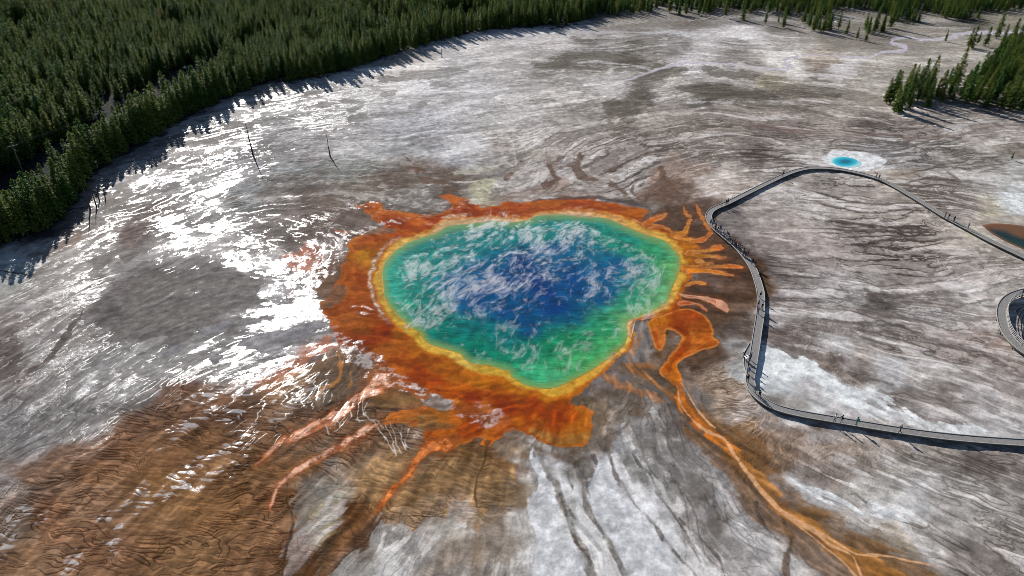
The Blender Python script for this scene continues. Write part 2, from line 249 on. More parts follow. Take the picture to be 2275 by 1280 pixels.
(1730,800,'aeb5b8',.35,.1,0,.05),(1760,840,'adb4b8',.35,.1,0,.05),(1700,850,'a2a7aa',.5,.1,0,.05),(1850,880,'b0b6b9',.4,.1,0,.05),(1780,870,'8f8d8f',.6,.1,0,.03),(1850,920,'9d9c9e',.6,.1,0,.03),(1740,890,'83817f',.7,.2,0,.03),(1700,885,'696764',.7,.2,0,.03),(1800,925,'a5a7a9',.6,.1,0,.03),(1950,930,'9c9c9f',.7,.2,0,.03),(1950,890,'a8abad',.7,.2,0,.05),(2050,950,'989696',.8,.3,0,.03),(2200,960,'a7a9ab',.8,.2,0,.03),
(1900,850,'746b66',1,.4,.8,.03),(1980,900,'6c635e',1,.6,.4,.03),(1850,810,'6f6560',1,.3,1,.03),(1800,770,'746a66',1,.3,1,.03),(1750,750,'776d68',1,.3,.9,.03),(1950,800,'8e8680',.8,.3,.2,.03),(2000,830,'9a9a9c',.7,.3,.1,.03),(1920,780,'9a9a9c',.7,.3,.1,.03),(2080,850,'96908d',.8,.4,.1,.03),(2150,900,'9b9798',.8,.4,.1,.03),(2230,930,'9d9b9c',.8,.4,.1,.03),(2100,900,'827b76',.9,.5,.1,.03),(2250,870,'8f8885',.8,.5,.1,.03),
# inner flat right
(1740,700,'948f8d',.9,.5,.2,.03),(1730,650,'7f7876',1,.7,.1,.03),(1710,600,'6b6462',1,.9,0,.03),(1650,540,'6e6866',1,.4,0,.03),(1620,490,'6b6564',1,.3,0,.03),(1680,480,'8b8581',.8,.5,0,.03),(1700,540,'8e8683',.8,.4,0,.03),(1780,530,'938b87',.8,.5,0,.03),(1780,600,'8b8380',.9,.8,0,.03),(1850,640,'949090',.8,.7,0,.03),(1800,660,'8a8483',.9,.7,0,.03),(1900,670,'9a9897',.7,.7,0,.03),(1900,560,'8f8784',.8,1,0,.03),(1850,480,'8f8985',.9,1,0,.03),(1800,430,'8b8581',.9,1,0,.03),(1900,430,'8a8480',.9,1,0,.03),(1980,470,'8e8681',.9,.9,0,.03),(2000,540,'928c88',.8,1.1,0,.03),(2050,520,'948c87',.8,1.1,0,.03),(2080,580,'8e8885',.9,1.1,0,.03),(2000,620,'8b8582',.9,1,0,.03),(2120,640,'a09c9b',.8,.6,0,.03),(2200,600,'96918e',.8,.6,0,.03),(2180,560,'938d89',.8,.7,0,.03),(2080,660,'99928f',.8,.7,0,.03),(2000,680,'857e7b',1,.7,0,.03),(2080,720,'989594',.8,.7,0,.03),(2180,700,'9a9593',.8,.6,0,.03),(1950,730,'7f7875',1,.6,.4,.03),(1880,740,'77706d',1,.5,.8,.03),(2050,780,'837b77',.9,.8,.1,.03),(2150,780,'8b817d',.9,.8,.1,.03),(2200,760,'7e716b',.9,.7,.1,.03),(2250,820,'867d79',.9,.7,.1,.03),(1980,700,'5f5a58',1,.7,0,.03),(1760,740,'a09c9b',.8,.3,0,.03),
# right, outside the loop
(2050,400,'8a8480',1,.9,0,.03),(2150,400,'979492',.9,.7,0,.03),(2250,400,'9d9d9c',.8,.4,0,.03),(2050,350,'8d8a89',1,.9,0,.03),(1980,340,'9c9b9d',.8,.8,0,.05),(2100,330,'8a8783',1,.9,0,.03),(2200,350,'8f8a85',.9,.7,0,.03),(2250,330,'756e66',.9,.5,0,.03),(2250,450,'aab0b1',.6,.3,0,.03),(2200,430,'9d9c9b',.8,.5,0,.03),(2150,470,'938b86',.9,.8,0,.03),(2080,440,'8a827d',.9,.9,0,.03),(2160,500,'99918b',.8,.6,0,.03),(2200,480,'9d9789',.7,.4,0,.03),(1820,350,'8f8b88',.9,.8,0,.03),(1750,380,'8a8480',.9,.8,0,.03),(1980,390,'8c8278',.9,.6,0,.03),(1990,300,'8d8781',1,.9,0,0),
# between pool and boardwalk
(1450,455,'6e655f',1,.4,0,.05),(1480,480,'51443c',.9,.2,0,.05),(1540,470,'5d4c42',.9,.2,0,.05),(1510,510,'4b3e36',.9,.2,0,.05),(1600,540,'4c3b2f',.8,.1,0,.05),(1630,600,'4b3728',.8,.1,0,.05),(1660,640,'54402f',.9,.1,0,.05),(1600,640,'493529',.8,.1,0,.05),(1640,680,'6f5a49',.9,.1,0,.05),(1630,730,'5a4737',.9,.1,0,.05),(1560,680,'443329',.8,.1,0,.05),(1600,790,'4f3c2e',.9,.1,.2,.05),(1560,620,'47362a',.8,.1,0,.05),(1550,570,'4f3d31',.8,.1,0,.05),(1540,640,'493a35',.8,.1,0,.05),
(1420,760,'6b6768',.8,.3,.2,.05),(1400,800,'68615e',.9,.3,.1,.05),(1440,800,'5d4733',.9,.2,.1,.05),(1470,760,'4f3d2e',.9,.2,.1,.05),(1400,840,'6a5949',.9,.3,.1,.05),(1450,840,'5c4939',.9,.3,.1,.05),(1370,850,'686260',.9,.3,.1,.05),(1350,870,'636064',.9,.3,.1,.05),
# under orange (filled by mats later)
(760,650,'6b5444',.6,0,.1,.2),(850,860,'a0683c',.5,0,.1,.1),
]
fld = shep([(c[0], c[1]) for c in CP], [tuple(hx(c[2]))+tuple(c[3:]) for c in CP], 2.2, 9, 1.5)
F = rlook(fld, SU, SV)
COL = F[:, :3].copy(); _l = COL.mean(1, keepdims=True); _s = (COL.max(1)-COL.min(1))/(COL.max(1)+1e-4); COL += (_l-COL)*(.15*sstep(.45, .15, _s))[:, None]; AMP = F[:, 3].copy(); NET = F[:, 4].copy(); CRS = F[:, 5]*(1-.55*sstep(1690, 1760, SU)); WET = F[:, 6].copy()
del F

# ------------------------------------------------------------------ traced features
def idx_box(u, v, x0, x1, y0, y1):
    return np.where((u > x0) & (u < x1) & (v > y0) & (v < y1))[0]
def smooth_pts(pts, n=4, closed=False):
    P = np.array([p[:2] for p in pts], float); E = np.array([p[2:] for p in pts], float) if len(pts[0]) > 2 else None
    out = []; m = len(P); rngs = range(m if closed else m-1)
    for i in rngs:
        g = lambda k: (k % m) if closed else min(max(k, 0), m-1)
        p0, p1, p2, p3 = P[g(i-1)], P[g(i)], P[g(i+1)], P[g(i+2)]
        for k in range(n):
            t = k/n
            q = .5*((2*p1)+(-p0+p2)*t+(2*p0-5*p1+4*p2-p3)*t*t+(-p0+3*p1-3*p2+p3)*t**3)
            e = () if E is None else tuple(E[g(i)]*(1-t)+E[g(i+1)]*t)
            out.append(tuple(q)+e)
    if not closed: out.append(tuple(pts[-1]))
    return out
def sdf_poly(pts, u, v):
    """signed distance, positive inside"""
    P = np.array(pts, float); n = len(P)
    d = np.full(u.shape, 1e9, F4); ins = np.zeros(u.shape, bool)
    for i in range(n):
        a = P[i]; b = P[(i+1) % n]; ex, ey = b-a; l2 = ex*ex+ey*ey+1e-9
        wx = u-a[0]; wy = v-a[1]; t = np.clip((wx*ex+wy*ey)/l2, 0, 1)
        d = np.minimum(d, (wx-ex*t)**2+(wy-ey*t)**2)
        c = ((a[1] <= v) != (b[1] <= v)) & (u < (b[0]-a[0])*(v-a[1])/((b[1]-a[1]) if b[1] != a[1] else 1e-9)+a[0])
        ins ^= c
    d = np.sqrt(d); return np.where(ins, d, -d)
def dist_line(pts, u, v):
    """(distance - local half width) and side-less param; pts (x,y,w)"""
    best = np.full(u.shape, 1e9, F4)
    for a, b in zip(pts[:-1], pts[1:]):
        ex, ey = b[0]-a[0], b[1]-a[1]; l2 = ex*ex+ey*ey+1e-9
        wx = u-a[0]; wy = v-a[1]; t = np.clip((wx*ex+wy*ey)/l2, 0, 1)
        d = np.sqrt((wx-ex*t)**2+(wy-ey*t)**2)-(a[2]+(b[2]-a[2])*t)
        best = np.minimum(best, d)
    return best
def region(pts, soft=2.0, rough=0.0, closed=True, n=4, pad=30, wu=None, wv=None):
    P = smooth_pts(pts, n, True)
    xs = [p[0] for p in P]; ys = [p[1] for p in P]
    wu = WU if wu is None else wu; wv = WV if wv is None else wv
    ii = idx_box(wu, wv, min(xs)-pad, max(xs)+pad, min(ys)-pad, max(ys)+pad)
    d = sdf_poly(P, wu[ii], wv[ii])
    if rough: d = d+rough*nrough[ii]
    return ii, sstep(-soft, soft, d), d
def stroke(pts, soft=1.5, rough=0.0, n=4, wu=None, wv=None):
    P = smooth_pts(pts, n, False)
    xs = [p[0] for p in P]; ys = [p[1] for p in P]; pad = max(p[2] for p in P)+12
    wu = WU if wu is None else wu; wv = WV if wv is None else wv
    ii = idx_box(wu, wv, min(xs)-pad, max(xs)+pad, min(ys)-pad, max(ys)+pad)
    d = -dist_line(P, wu[ii], wv[ii])
    if rough: d = d+rough*nrough[ii]
    return ii, sstep(-soft, soft, d), d
def mixc(ii, m, c, k=1.0, mod=None):
    c = np.array(hx(c) if isinstance(c, str) else c, F4)
    t = c[None]
    if mod is not None: t = t*mod[:, None]
    COL[ii] += (t-COL[ii])*(m*k)[:, None].astype(F4)
def setf(A, ii, m, val): A[ii] += (val-A[ii])*m

for pts, c, kk, cr in [([(-80,1110),(60,1050),(150,1010),(230,960),(280,905),(370,870),(480,850),(560,862),(650,832),(740,795),(830,870),(930,930),(1000,990),(1080,1000),(1130,1030),(1146,1090),(1100,1155),(1060,1165),(1000,1130),(975,1150),(900,1170),(850,1160),(790,1125),(740,1105),(700,1088),(655,1110),(640,1180),(628,1320),(-120,1320)], '755a42', .38, .9),
  ([(830,1020),(900,1000),(960,1030),(1010,1010),(1080,1010),(1130,1040),(1135,1090),(1080,1130),(1020,1100),(970,1130),(930,1160),(870,1160),(800,1110),(790,1060)], '8a6c48', .6, 1.15),
  ([(770,1150),(800,1130),(850,1130),(845,1160),(810,1205),(760,1245),(700,1290),(650,1300),(690,1240),(740,1190)], '5c3d22', .85, .5),
  ([(655,1115),(690,1075),(730,1080),(735,1110),(700,1150),(675,1190),(650,1180)], '77736d', .7, .2),
  ([(740,1120),(770,1130),(750,1165),(700,1220),(650,1285),(632,1285),(640,1210),(690,1150)], '97979a', .45, .4),
  ([(640,830),(700,800),(760,790),(815,840),(810,880),(760,900),(700,905),(620,910)], '5c4a3a', .6, .6)]:
    ii, m, d = region(pts, 18 if c == '755a42' else 6, 8); mixc(ii, m, c, kk, np.exp(.20*np.clip(L3[ii], -2, 2)+.22*np.clip(L5[ii], -2, 2)+.10*L2[ii])); setf(CRS, ii, m, cr*1.0); AMP[ii] *= 1-.3*m

# ---- base modulation
iso = fbm(X, Y, 6, 5, 21, .68); iso2 = fbm(X, Y, 2.4, 4, 22, .65)
iso = fbm(X, Y, 6, 5, 21, .68); iso2 = fbm(X, Y, 2.4, 4, 22, .65); iso3 = fbm(X, Y, 14, 6, 23, .7)
def contour(f, w):
    """thin line (half width w in survey px) along the zero contour of f"""
    A = f.reshape(NV, NU); gy, gx = np.gradient(A)
    gu = np.gradient(ax_u).astype(F4)[None]; gv = np.gradient(ax_v).astype(F4)[:, None]
    mag = np.sqrt((gx/gu)**2+(gy/gv)**2).ravel()+1e-3
    return np.exp(-(np.abs(f)/mag/w)**2)
st = .24*L2+.34*L3+.26*L5+.40*L4+.38*iso3
S1 = st+.22*iso2+.12*nfine
tone = .07*np.clip(st, -2.2, 2.0)+.10*sstep(.10, .30, S1)-.13*sstep(.25, .55, -S1)+.07*sstep(-.05, .1, .5*L2+.6*iso+.2*nfine-.15)-.03+.05*L1+.04*iso2
COL *= np.exp(AMP*tone*1.05)[:, None]
grey = 1-np.clip((COL.max(1)-COL.min(1))/(COL.max(1)+1e-4)*1.6-.2, 0, 1)
pale = sstep(1.0, 1.2, .45*L3+.5*iso3+.4*L5+.3*L2+.3*iso2)*AMP*grey
COL += (np.array(hx('c2c3c4'), F4)[None]-COL)*(pale*.36)[:, None]
low = sstep(.85, 1.2, -.42*L3-.5*iso3-.3*L2-.3*L5-.25*iso2)*AMP*grey
COL *= 1-(1-np.array([.60, .555, .52], F4))[None]*(low*.45)[:, None]
COL *= (1+.30*grey*np.clip(AMP*1.6, 0, 1)*sstep(600, 1100, U0+.3*V0))[:, None]*(1+.08*grey)[:, None]
# dark network: ragged zero contours of the smeared fields = lens shaped cells between runnels
patch = sstep(-.8, .5, fbm(X, Y, 24, 3, 8)); patch2 = sstep(-.4, .6, fbm(X, Y, 9, 3, 18)); patch3 = sstep(-.3, .5, fbm(X, Y, 16, 4, 19))
net3 = contour(L3+.25*iso, 1.6+1.4*patch2)*(.4+.6*patch); net2 = contour(L2+.22*iso2+.15*iso, 1.2+1.1*patch)*(.25+.75*patch3)
net5 = contour(L5+.25*iso3-.3, 2.0+2.5*patch2)*patch*.7
net2b = contour(L2+.2*iso2-.7, 1.1)*patch2*.7
net1 = contour(L1+.25*nfine, 1.0)*patch3*patch*.55*np.clip((PXM-5)/3, 0, 1)
net = np.clip(net3+net2+net5+net1+net2b, 0, 1)*np.clip(NET, 0, 1.2)
halo = np.exp(-np.abs(L3+.35*iso)/.35)*(.3+.7*patch)*np.clip(NET, 0, 1.2)
COL *= 1-(1-np.array([.80, .77, .75], F4))[None]*(halo*.45)[:, None]
COL *= 1-(1-np.array([.19, .17, .155], F4))[None]*np.clip(net*.95, 0, 1)[:, None]
# cross ripples (thin dark lips of terracettes)
cpatch = sstep(-1.2, .3, fbm(X, Y, 13, 3, 12))
r1 = contour(C1+.12*iso2, 1.2)*np.clip((PXM-6)/3, 0, 1); r2 = contour(C2+.12*iso, 1.5+.9*patch2)
vary = sstep(-1.3, .7, fbm(X, Y, 3.2, 3, 27)); vary2 = sstep(-1.0, .8, fbm(X, Y, 2.0, 3, 28))
rip = np.clip(r1*.85*(.25+.75*vary2)+r2*(.2+.8*vary), 0, 1)*np.clip(CRS*1.15, 0, 1.3)*(.35+.65*cpatch)
COL *= 1-(1-np.array([.22, .15, .10], F4))[None]*np.clip(rip*.85, 0, 1)[:, None]
COL *= (1+.16*np.clip(CRS, 0, 1)*np.clip(C1+.6*C2, -1.5, 1.8))[:, None]

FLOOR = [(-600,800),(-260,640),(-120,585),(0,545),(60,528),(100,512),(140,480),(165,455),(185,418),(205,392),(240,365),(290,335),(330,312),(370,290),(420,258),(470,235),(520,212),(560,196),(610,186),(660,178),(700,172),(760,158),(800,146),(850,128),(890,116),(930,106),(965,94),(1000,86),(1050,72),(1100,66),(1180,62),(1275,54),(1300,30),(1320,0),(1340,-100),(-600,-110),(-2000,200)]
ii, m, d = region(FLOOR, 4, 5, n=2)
mixc(ii, m, '26282a', .92, np.exp(.2*nfine[ii])); setf(WET, ii, m, 0); setf(CRS, ii, m, 0)  # forest floor colour, darkened further with painted tree shade
# ---- orange and ochre bacterial mats
OC = [(760,700,'9c5a2c'),(740,690,'a4602f'),(800,620,'9e5320'),(790,560,'9a5a20'),(830,570,'a3741c'),(840,700,'8e4d1b'),(800,740,'93531f'),(830,540,'a0521f'),(790,530,'a3704a'),(870,505,'8f3d14'),(950,490,'96401a'),(900,475,'b96a2c'),(860,465,'b9682c'),(1000,470,'a24c20'),(1040,475,'8e3f1c'),(1010,445,'ad6434'),(1100,465,'9a4520'),
(1200,455,'a2522d'),(1300,455,'a04d28'),(1380,462,'a55327'),(1430,475,'b4652c'),(1400,485,'a65a18'),(1450,500,'ad5c1c'),(1500,520,'b97b24'),(1540,530,'a85c2c'),(1540,570,'bd801d'),(1550,600,'b8721c'),(1570,560,'b05a20'),(1600,590,'b8652c'),(1600,605,'b56c2e'),(1530,630,'b9701f'),(1520,660,'a8501c'),(1500,700,'ad5c18'),(1550,700,'a04a1c'),(1570,750,'a95a20'),(1540,780,'b9682c'),(1520,740,'87380f'),(1500,790,'aa4e12'),(1490,830,'c06a12'),(1510,860,'bd6216'),
(1470,720,'c07a1c'),(1460,750,'b0632c'),(1470,780,'b56a34'),(1410,740,'b98b2a'),(1390,780,'b98c34'),(1350,820,'bf801c'),(1310,850,'b86a14'),(1280,880,'a85e10'),(1250,900,'a25410'),(1200,900,'963f08'),(1130,880,'9b4c0c'),(1060,860,'ad5812'),(1120,910,'7f2e04'),(1050,880,'8a3607'),(1000,870,'aa5010'),(960,850,'93400c'),(920,830,'9b450f'),(880,800,'a3581f'),(850,790,'ab6028'),(900,770,'8e430f'),(840,740,'96400f'),(800,760,'7e3310'),(860,740,'7f2f10'),(890,745,'9c5d1d'),(920,770,'a1661c'),(960,800,'a06018'),(1010,825,'a9661c'),(1070,850,'b1701c'),
(880,870,'b96c34'),(850,850,'c06c2c'),(920,890,'bd6f38'),(1000,900,'bc7434'),(1060,920,'b26a3c'),(1100,940,'a85c30'),(1180,930,'97420b'),(1220,930,'a85818'),(1260,930,'9b3f0a'),(1290,920,'b56c22'),(1300,950,'aa661e'),(1210,965,'a0642a'),(1280,980,'a26a2c'),(1200,945,'ad6a28'),(1040,950,'93410c'),(1000,960,'a34c10'),(960,970,'b05812'),(930,940,'96693a'),(950,925,'8a5c28'),(1000,935,'9a4f14'),(1080,970,'b16220'),(1130,950,'b8681e'),(700,570,'a5532c'),(690,590,'a0512c'),(650,800,'a6592f'),(700,790,'9b4220'),(740,760,'a04a2a'),(760,790,'ab6a34'),(600,850,'9c6a4c'),(1270,800,'bf881c'),(1150,870,'b4741a'),
(1230,885,'b47c1c')]
Oc = shep([(c[0], c[1]) for c in OC], [tuple(hx(c[2])*np.array([.90, .80, .60])) for c in OC], 2.0, 6, 1.3)
ow = fbm(X, Y, 5.0, 3, 9)
def orange(ii, m, k=1.0, gain=1.0, st=.15):
    c = rlook(Oc, SU[ii]*.4+U0[ii]*.6+PXM[ii]*.5*w1x[ii], SV[ii]*.4+V0[ii]*.6)
    mod = np.exp(st*(.5*L2[ii]+.55*L3[ii]+.25*L1[ii]+.6*ow[ii]))*gain
    COL[ii] += (c*mod[:, None]-COL[ii])*(m*k)[:, None]
    setf(WET, ii, m, .12); setf(CRS, ii, m, 0)

# brown skirts round the mats
for pts, c, k in [([(700,700),(690,640),(750,580),(760,540),(800,515),(830,500),(770,470),(690,455),(620,470),(640,500),(700,520),(660,560),(640,600),(640,680)], '6a5d58', .45),
                  ([(1080,455),(1200,440),(1330,440),(1440,455),(1500,440),(1480,380),(1465,370),(1440,410),(1400,440),(1300,428),(1245,400),(1225,350),(1212,350),(1215,395),(1190,420),(1110,425),(1080,440)], '6b5445', .55),
                  ([(1100,1000),(1150,965),(1210,1000),(1290,1010),(1340,990),(1400,920),(1350,890),(1300,860),(1340,850),(1420,880),(1410,930),(1360,990),(1330,1025),(1270,1030),(1210,1025),(1180,1000),(1140,990)], '58483a', .55)]:
    ii, m, d = region(pts, 8, 6); mixc(ii, m, c, k, np.exp(.2*L2[ii]))

ii, m, d = region([(1470,462),(1520,452),(1565,485),(1590,520),(1655,585),(1680,640),(1676,700),(1664,760),(1640,800),(1590,815),(1545,835),(1525,820),(1575,785),(1600,758),(1585,715),(1545,685),(1530,640),(1545,600),(1530,555),(1490,520),(1440,490)], 10, 8)
mixc(ii, m, '49362a', .62, np.exp(.18*L2[ii]+.16*L3[ii]+.12*iso2[ii]))
ORPOLY = [(705,690),(712,668),(745,640),(752,600),(775,560),(792,528),(815,517),(860,503),(838,490),(812,470),(790,455),(830,447),(850,462),(905,470),(962,478),(1003,468),(1002,447),(985,437),(1008,431),(1040,450),(1062,457),
 (1110,455),(1130,449),(1180,444),(1250,441),(1300,442),(1370,449),(1432,463),(1441,476),(1432,492),(1470,505),(1500,512),(1520,520),(1545,545),(1560,570),(1560,600),(1545,612),(1528,625),(1520,640),(1520,655),(1512,668),(1505,690),(1470,708),
 (1440,716),(1412,716),(1407,740),(1402,762),(1385,788),(1356,820),(1322,846),(1290,870),(1272,884),(1266,894),(1290,905),(1308,912),(1318,932),(1314,960),(1308,985),(1290,996),(1255,993),(1215,985),(1185,970),(1160,957),(1130,962),(1105,978),(1085,996),(1072,985),(1078,972),(1050,975),(1010,988),(985,1001),
 (960,992),(945,985),(935,968),(937,952),(930,940),(865,943),(832,947),(850,935),(885,917),(930,908),(935,898),(905,880),(872,866),(848,858),(845,840),(842,810),(800,770),(760,770),(745,742),(728,715)]
ii, m, d = region(ORPOLY, 9, 4, n=3); mixc(ii, m, '4f3422', .6)
ii, m, d = region(ORPOLY, 1.8, 2.6, n=3); orange(ii, m)
mixc(ii, np.exp(-((d-2.2)/2.2)**2), 'c07238', .35)
mixc(ii, m*sstep(.3, 1.1, ow[ii]+.5*L3[ii]), '6a2608', .6); mixc(ii, m*sstep(.7, 1.4, -ow[ii]+.4*L2[ii]), 'b06422', .4)
# darker or paler inclusions inside the mat
for pts, c, k, s in [
  ([(712,672),(705,690),(725,690),(750,668),(765,640),(748,638)], '5f4a3a', .8, 4),
  ([(765,520),(800,523),(840,520),(878,513),(860,505),(812,516)], '6e6354', .7, 3),
  ([(1030,880),(1075,872),(1100,882),(1070,892),(1035,893)], '7c2c05', .7, 3),
  ([(1090,885),(1150,882),(1230,900),(1260,905),(1250,925),(1200,912),(1150,920),(1120,922),(1095,910)], '7a2d04', .6, 6),
  ([(1205,908),(1240,915),(1250,950),(1225,955),(1200,925)], '8e3806', .6, 5),
  ([(1265,895),(1290,925),(1288,937),(1268,930),(1258,905)], '9b3c08', .6, 5),
  ([(1015,935),(1060,935),(1070,955),(1050,972),(1015,965)], '85350c', .7, 4),
  ([(930,925),(985,930),(1005,940),(960,950),(935,945)], '6a5030', .75, 5),
  ([(846,862),(880,868),(925,893),(935,897),(900,905),(860,912),(835,905),(815,893)], '6e5536', .85, 4),
  ([(952,883),(975,884),(995,897),(985,908),(945,908),(935,898)], '77706c', .9, 2),
  ([(1512,690),(1530,700),(1540,735),(1520,770),(1495,800),(1485,822),(1502,812),(1535,775),(1548,745),(1540,705)], '8a3a0c', .0, 3),
  ([(1430,718),(1450,722),(1455,745),(1440,780),(1420,800),(1400,812),(1385,800),(1402,765),(1412,740)], '77716f', .9, 3),
  ([(1290,985),(1240,985),(1200,970),(1180,955),(1215,955),(1260,970),(1312,965),(1308,985)], '8f6834', .55, 5),
  ([(560,860),(600,830),(660,790),(735,750),(748,765),(700,800),(640,845),(590,875)], 'a8613c', .75, 3),
  ([(560,862),(700,805),(750,772),(775,790),(720,830),(640,870),(600,890)], '8a6a4a', .55, 5),
  ([(645,560),(690,548),(722,545),(715,575),(700,600),(650,600),(620,575)], 'a4552f', .75, 5),
  ([(735,515),(790,516),(770,520),(735,523)], 'a85c38', .6, 3),
 ]:
    ii, m, d = region(pts, s, 2.5); mixc(ii, m, c, k, np.exp(.12*(L1[ii]+L2[ii])))
# wrinkled grey-brown folds west-south-west of the pool
ii, m, d = region([(735,790),(750,780),(770,800),(800,810),(815,835),(808,870),(780,890),(740,895),(700,900),(680,880),(700,840)], 6, 4)
fold = np.abs(np.sin((U0[ii]*.11+V0[ii]*.06)+1.6*ow[ii]+.8*L2[ii]))
mixc(ii, m, '5a4b3e', .85, .75+.6*fold); setf(CRS, ii, m, .1)
ii, m, d = stroke([(752,778,3),(758,810,4),(752,840,4),(730,860,3),(690,880,2)], 2, 2); mixc(ii, m, 'a8713c', .8)
ii, m, d = stroke([(772,800,2),(785,825,3),(780,860,2),(770,880,1)], 2, 2); mixc(ii, m, '94693c', .7)
# the broken sill crossing the mat in the south-west, its glitter painted pale
SILL = [([(742,740,12),(780,770,22),(830,810,26),(860,840,20),(900,860,13),(940,885,10)], .85), ([(540,850,12),(600,820,13),(660,785,12),(720,752,10)], .8), ([(690,570,16),(740,535,18),(730,575,16),(705,620,14)], .8),
        ([(700,620,18),(712,590,16),(740,555,16),(770,530,8),(830,505,3),(870,492,2)], .9), ([(660,500,3),(720,480,5),(780,460,5),(832,446,3)], .8),([(830,478,3),(850,468,4),(905,455,1)], .5), ([(870,500,2),(930,478,2),(1000,466,1.2),(1060,452,1)], .5),
        ([(1060,905,8),(1100,925,14),(1080,945,10)], .5), ([(965,885,3),(1010,905,6),(1060,925,8),(1085,940,8)], .6)]
crisp = fbm(X, Y, 1.5, 5, 13, .72)
for pts, k in SILL:
    ii, m, d = stroke(pts, 4, 5)
    g = sstep(-.5, .7, crisp[ii]+.6*L1[ii])
    mixc(ii, m*g, 'a39c9b', .75*k); mixc(ii, m*(1-g), '6d5346', .35*k)
    setf(WET, ii, m*k*g, .85)
# rim and yellow fringe
RIM = [(832,620),(836,590),(850,560),(872,538),(905,520),(955,505),(985,492),(1035,482),(1085,478),(1130,484),(1165,482),(1190,472),(1240,466),(1290,464),(1330,468),(1370,478),(1420,495),(1465,515),(1500,535),(1522,560),(1532,590),(1525,625),(1510,650),(1492,680),(1465,702),(1430,712),(1410,716),(1404,735),(1400,760),(1383,790),(1353,820),(1318,845),(1280,868),(1240,882),(1200,880),(1160,866),(1130,852),(1112,842),(1060,832),(1030,822),(1000,802),(960,792),(930,775),(915,755),(905,745),(880,728),(860,708),(845,685),(835,655)]
INNER = [(851,632),(849,598),(861,574),(894,544),(935,527),(975,512),(995,502),(1046,496),(1096,490),(1140,494),(1173,487),(1193,479),(1237,475),(1298,479),(1348,485),(1392,502),(1439,521),(1476,534),(1499,554),(1513,574),(1509,605),(1492,645),(1482,672),(1452,692),(1418,707),(1394,719),(1395,746),(1382,773),(1345,803),(1298,833),(1244,859),(1210,865),(1177,860),(1153,850),(1134,838),(1128,826),(1083,814),(1049,808),(1030,798),(1022,788),(995,779),(962,769),(940,755),(933,742),(911,728),(884,704),(864,681),(854,658)]
YC = [(840,560,'b98a3c'),(835,650,'ad8030'),(860,700,'a8842a'),(900,740,'b08a20'),(960,785,'bd9030'),(1020,815,'bd9a40'),(1080,832,'b98f28'),(1150,860,'b98c22'),(1210,880,'b8881c'),(1290,860,'bd8420'),(1350,815,'bc8830'),(1395,770,'b88a34'),(1420,712,'c2a070'),(1480,690,'bd8f4a'),(1520,640,'b98a30'),(1528,590,'b88c20'),(1500,540,'b98c34'),(1430,505,'b9893c'),(1350,478,'b98550'),(1290,468,'bf9a80'),(1200,475,'b88a60'),(1100,482,'b08a70'),(1000,495,'b59070'),(920,520,'b89048')]
OC = [(a, b, c) for a, b, c in OC]
Yc = shep([(c[0], c[1]) for c in YC], [tuple(hx(c[2])*.85+hx('d2c068')*.15) for c in YC], 2.0, 6, 1.3)
Psm = smooth_pts(RIM, 3, True)
ii = idx_box(WU, WV, 760, 1620, 420, 950)
drim = sdf_poly(Psm, WU[ii], WV[ii])+.8*nfine[ii]
fr = rlook(Yc, U0[ii], V0[ii])*np.exp(.05*(nfine[ii]+L1[ii])+.06*ow[ii])[:, None]
wide = 4+7*sstep(790, 880, V0[ii])+7*sstep(1440, 1540, U0[ii])*sstep(500, 560, V0[ii])*(1-sstep(640, 700, V0[ii]))
mrim = sstep(-wide, 2, drim+2.2*ow[ii]); mrim = mrim**1.5
mrim *= np.where((U0[ii] > 1412) & (V0[ii] > 735), 0, 1)
kk = sstep(-1, 9, drim)[:, None]; fr = np.array(hx('a85e14'), F4)[None]*(1-kk)+fr*kk
COL[ii] += (fr-COL[ii])*mrim[:, None]
# white sinter crust on the west rim and on the north rim
cr = (np.exp(-((drim+6)/4.0)**2)*sstep(0.0, .5, 1-np.abs((V0[ii]-630)/100))*(U0[ii] < 900)
      + .5*np.exp(-((drim+4)/4)**2)*(V0[ii] < 545)*(U0[ii] < 1120)*sstep(.1, 1, ow[ii])
      + .35*np.exp(-((drim+2)/2.5)**2)*(V0[ii] < 500)*sstep(0, 1, ow[ii]))
mixc(ii, np.clip(cr*(.7+.3*np.sign(crisp[ii])), 0, 1), 'c3b3a2', .9); setf(WET, ii, np.clip(cr, 0, 1), .3)

# ---- orange fingers and rivulets east
FING = [
 ([(1520,598,8),(1560,592,7),(1600,590,7),(1632,591,6),(1642,593,3)],'orange',0),([(1530,605,7),(1570,604,5),(1600,608,5),(1630,615,2)],'orange',0),
 ([(1530,562,9),(1560,566,7),(1590,570,4),(1612,571,2)],'orange',0),([(1540,560,6),(1570,556,4),(1585,552,5),(1600,549,5)],'orange',0),([(1548,580,5),(1560,578,3)],'orange',0),
 ([(1495,522,6),(1515,520,7),(1526,505,7),(1532,490,5),(1536,482,3),(1524,474,2.5),(1519,460,2)],'orange',0),([(1500,528,4),(1530,536,5),(1560,534,6),(1574,524,5),(1578,512,5),(1570,500,5),(1562,485,4),(1552,465,2),(1548,455,1.2)],'orange',0),
 ([(1430,500,4),(1450,488,7),(1470,480,5),(1480,474,2)],'orange',0),([(1440,507,3),(1465,502,4),(1490,514,4)],'orange',0),
 ([(1512,655,5),(1530,660,5),(1550,662,4),(1580,668,5),(1600,675,8),(1612,685,7),(1617,693,2)],'pink',0),([(1510,675,3),(1540,673,4),(1560,680,3),(1572,692,1)],'pink',0),
 ([(1525,636,4),(1545,627,3),(1565,632,2)],'orange',0)]
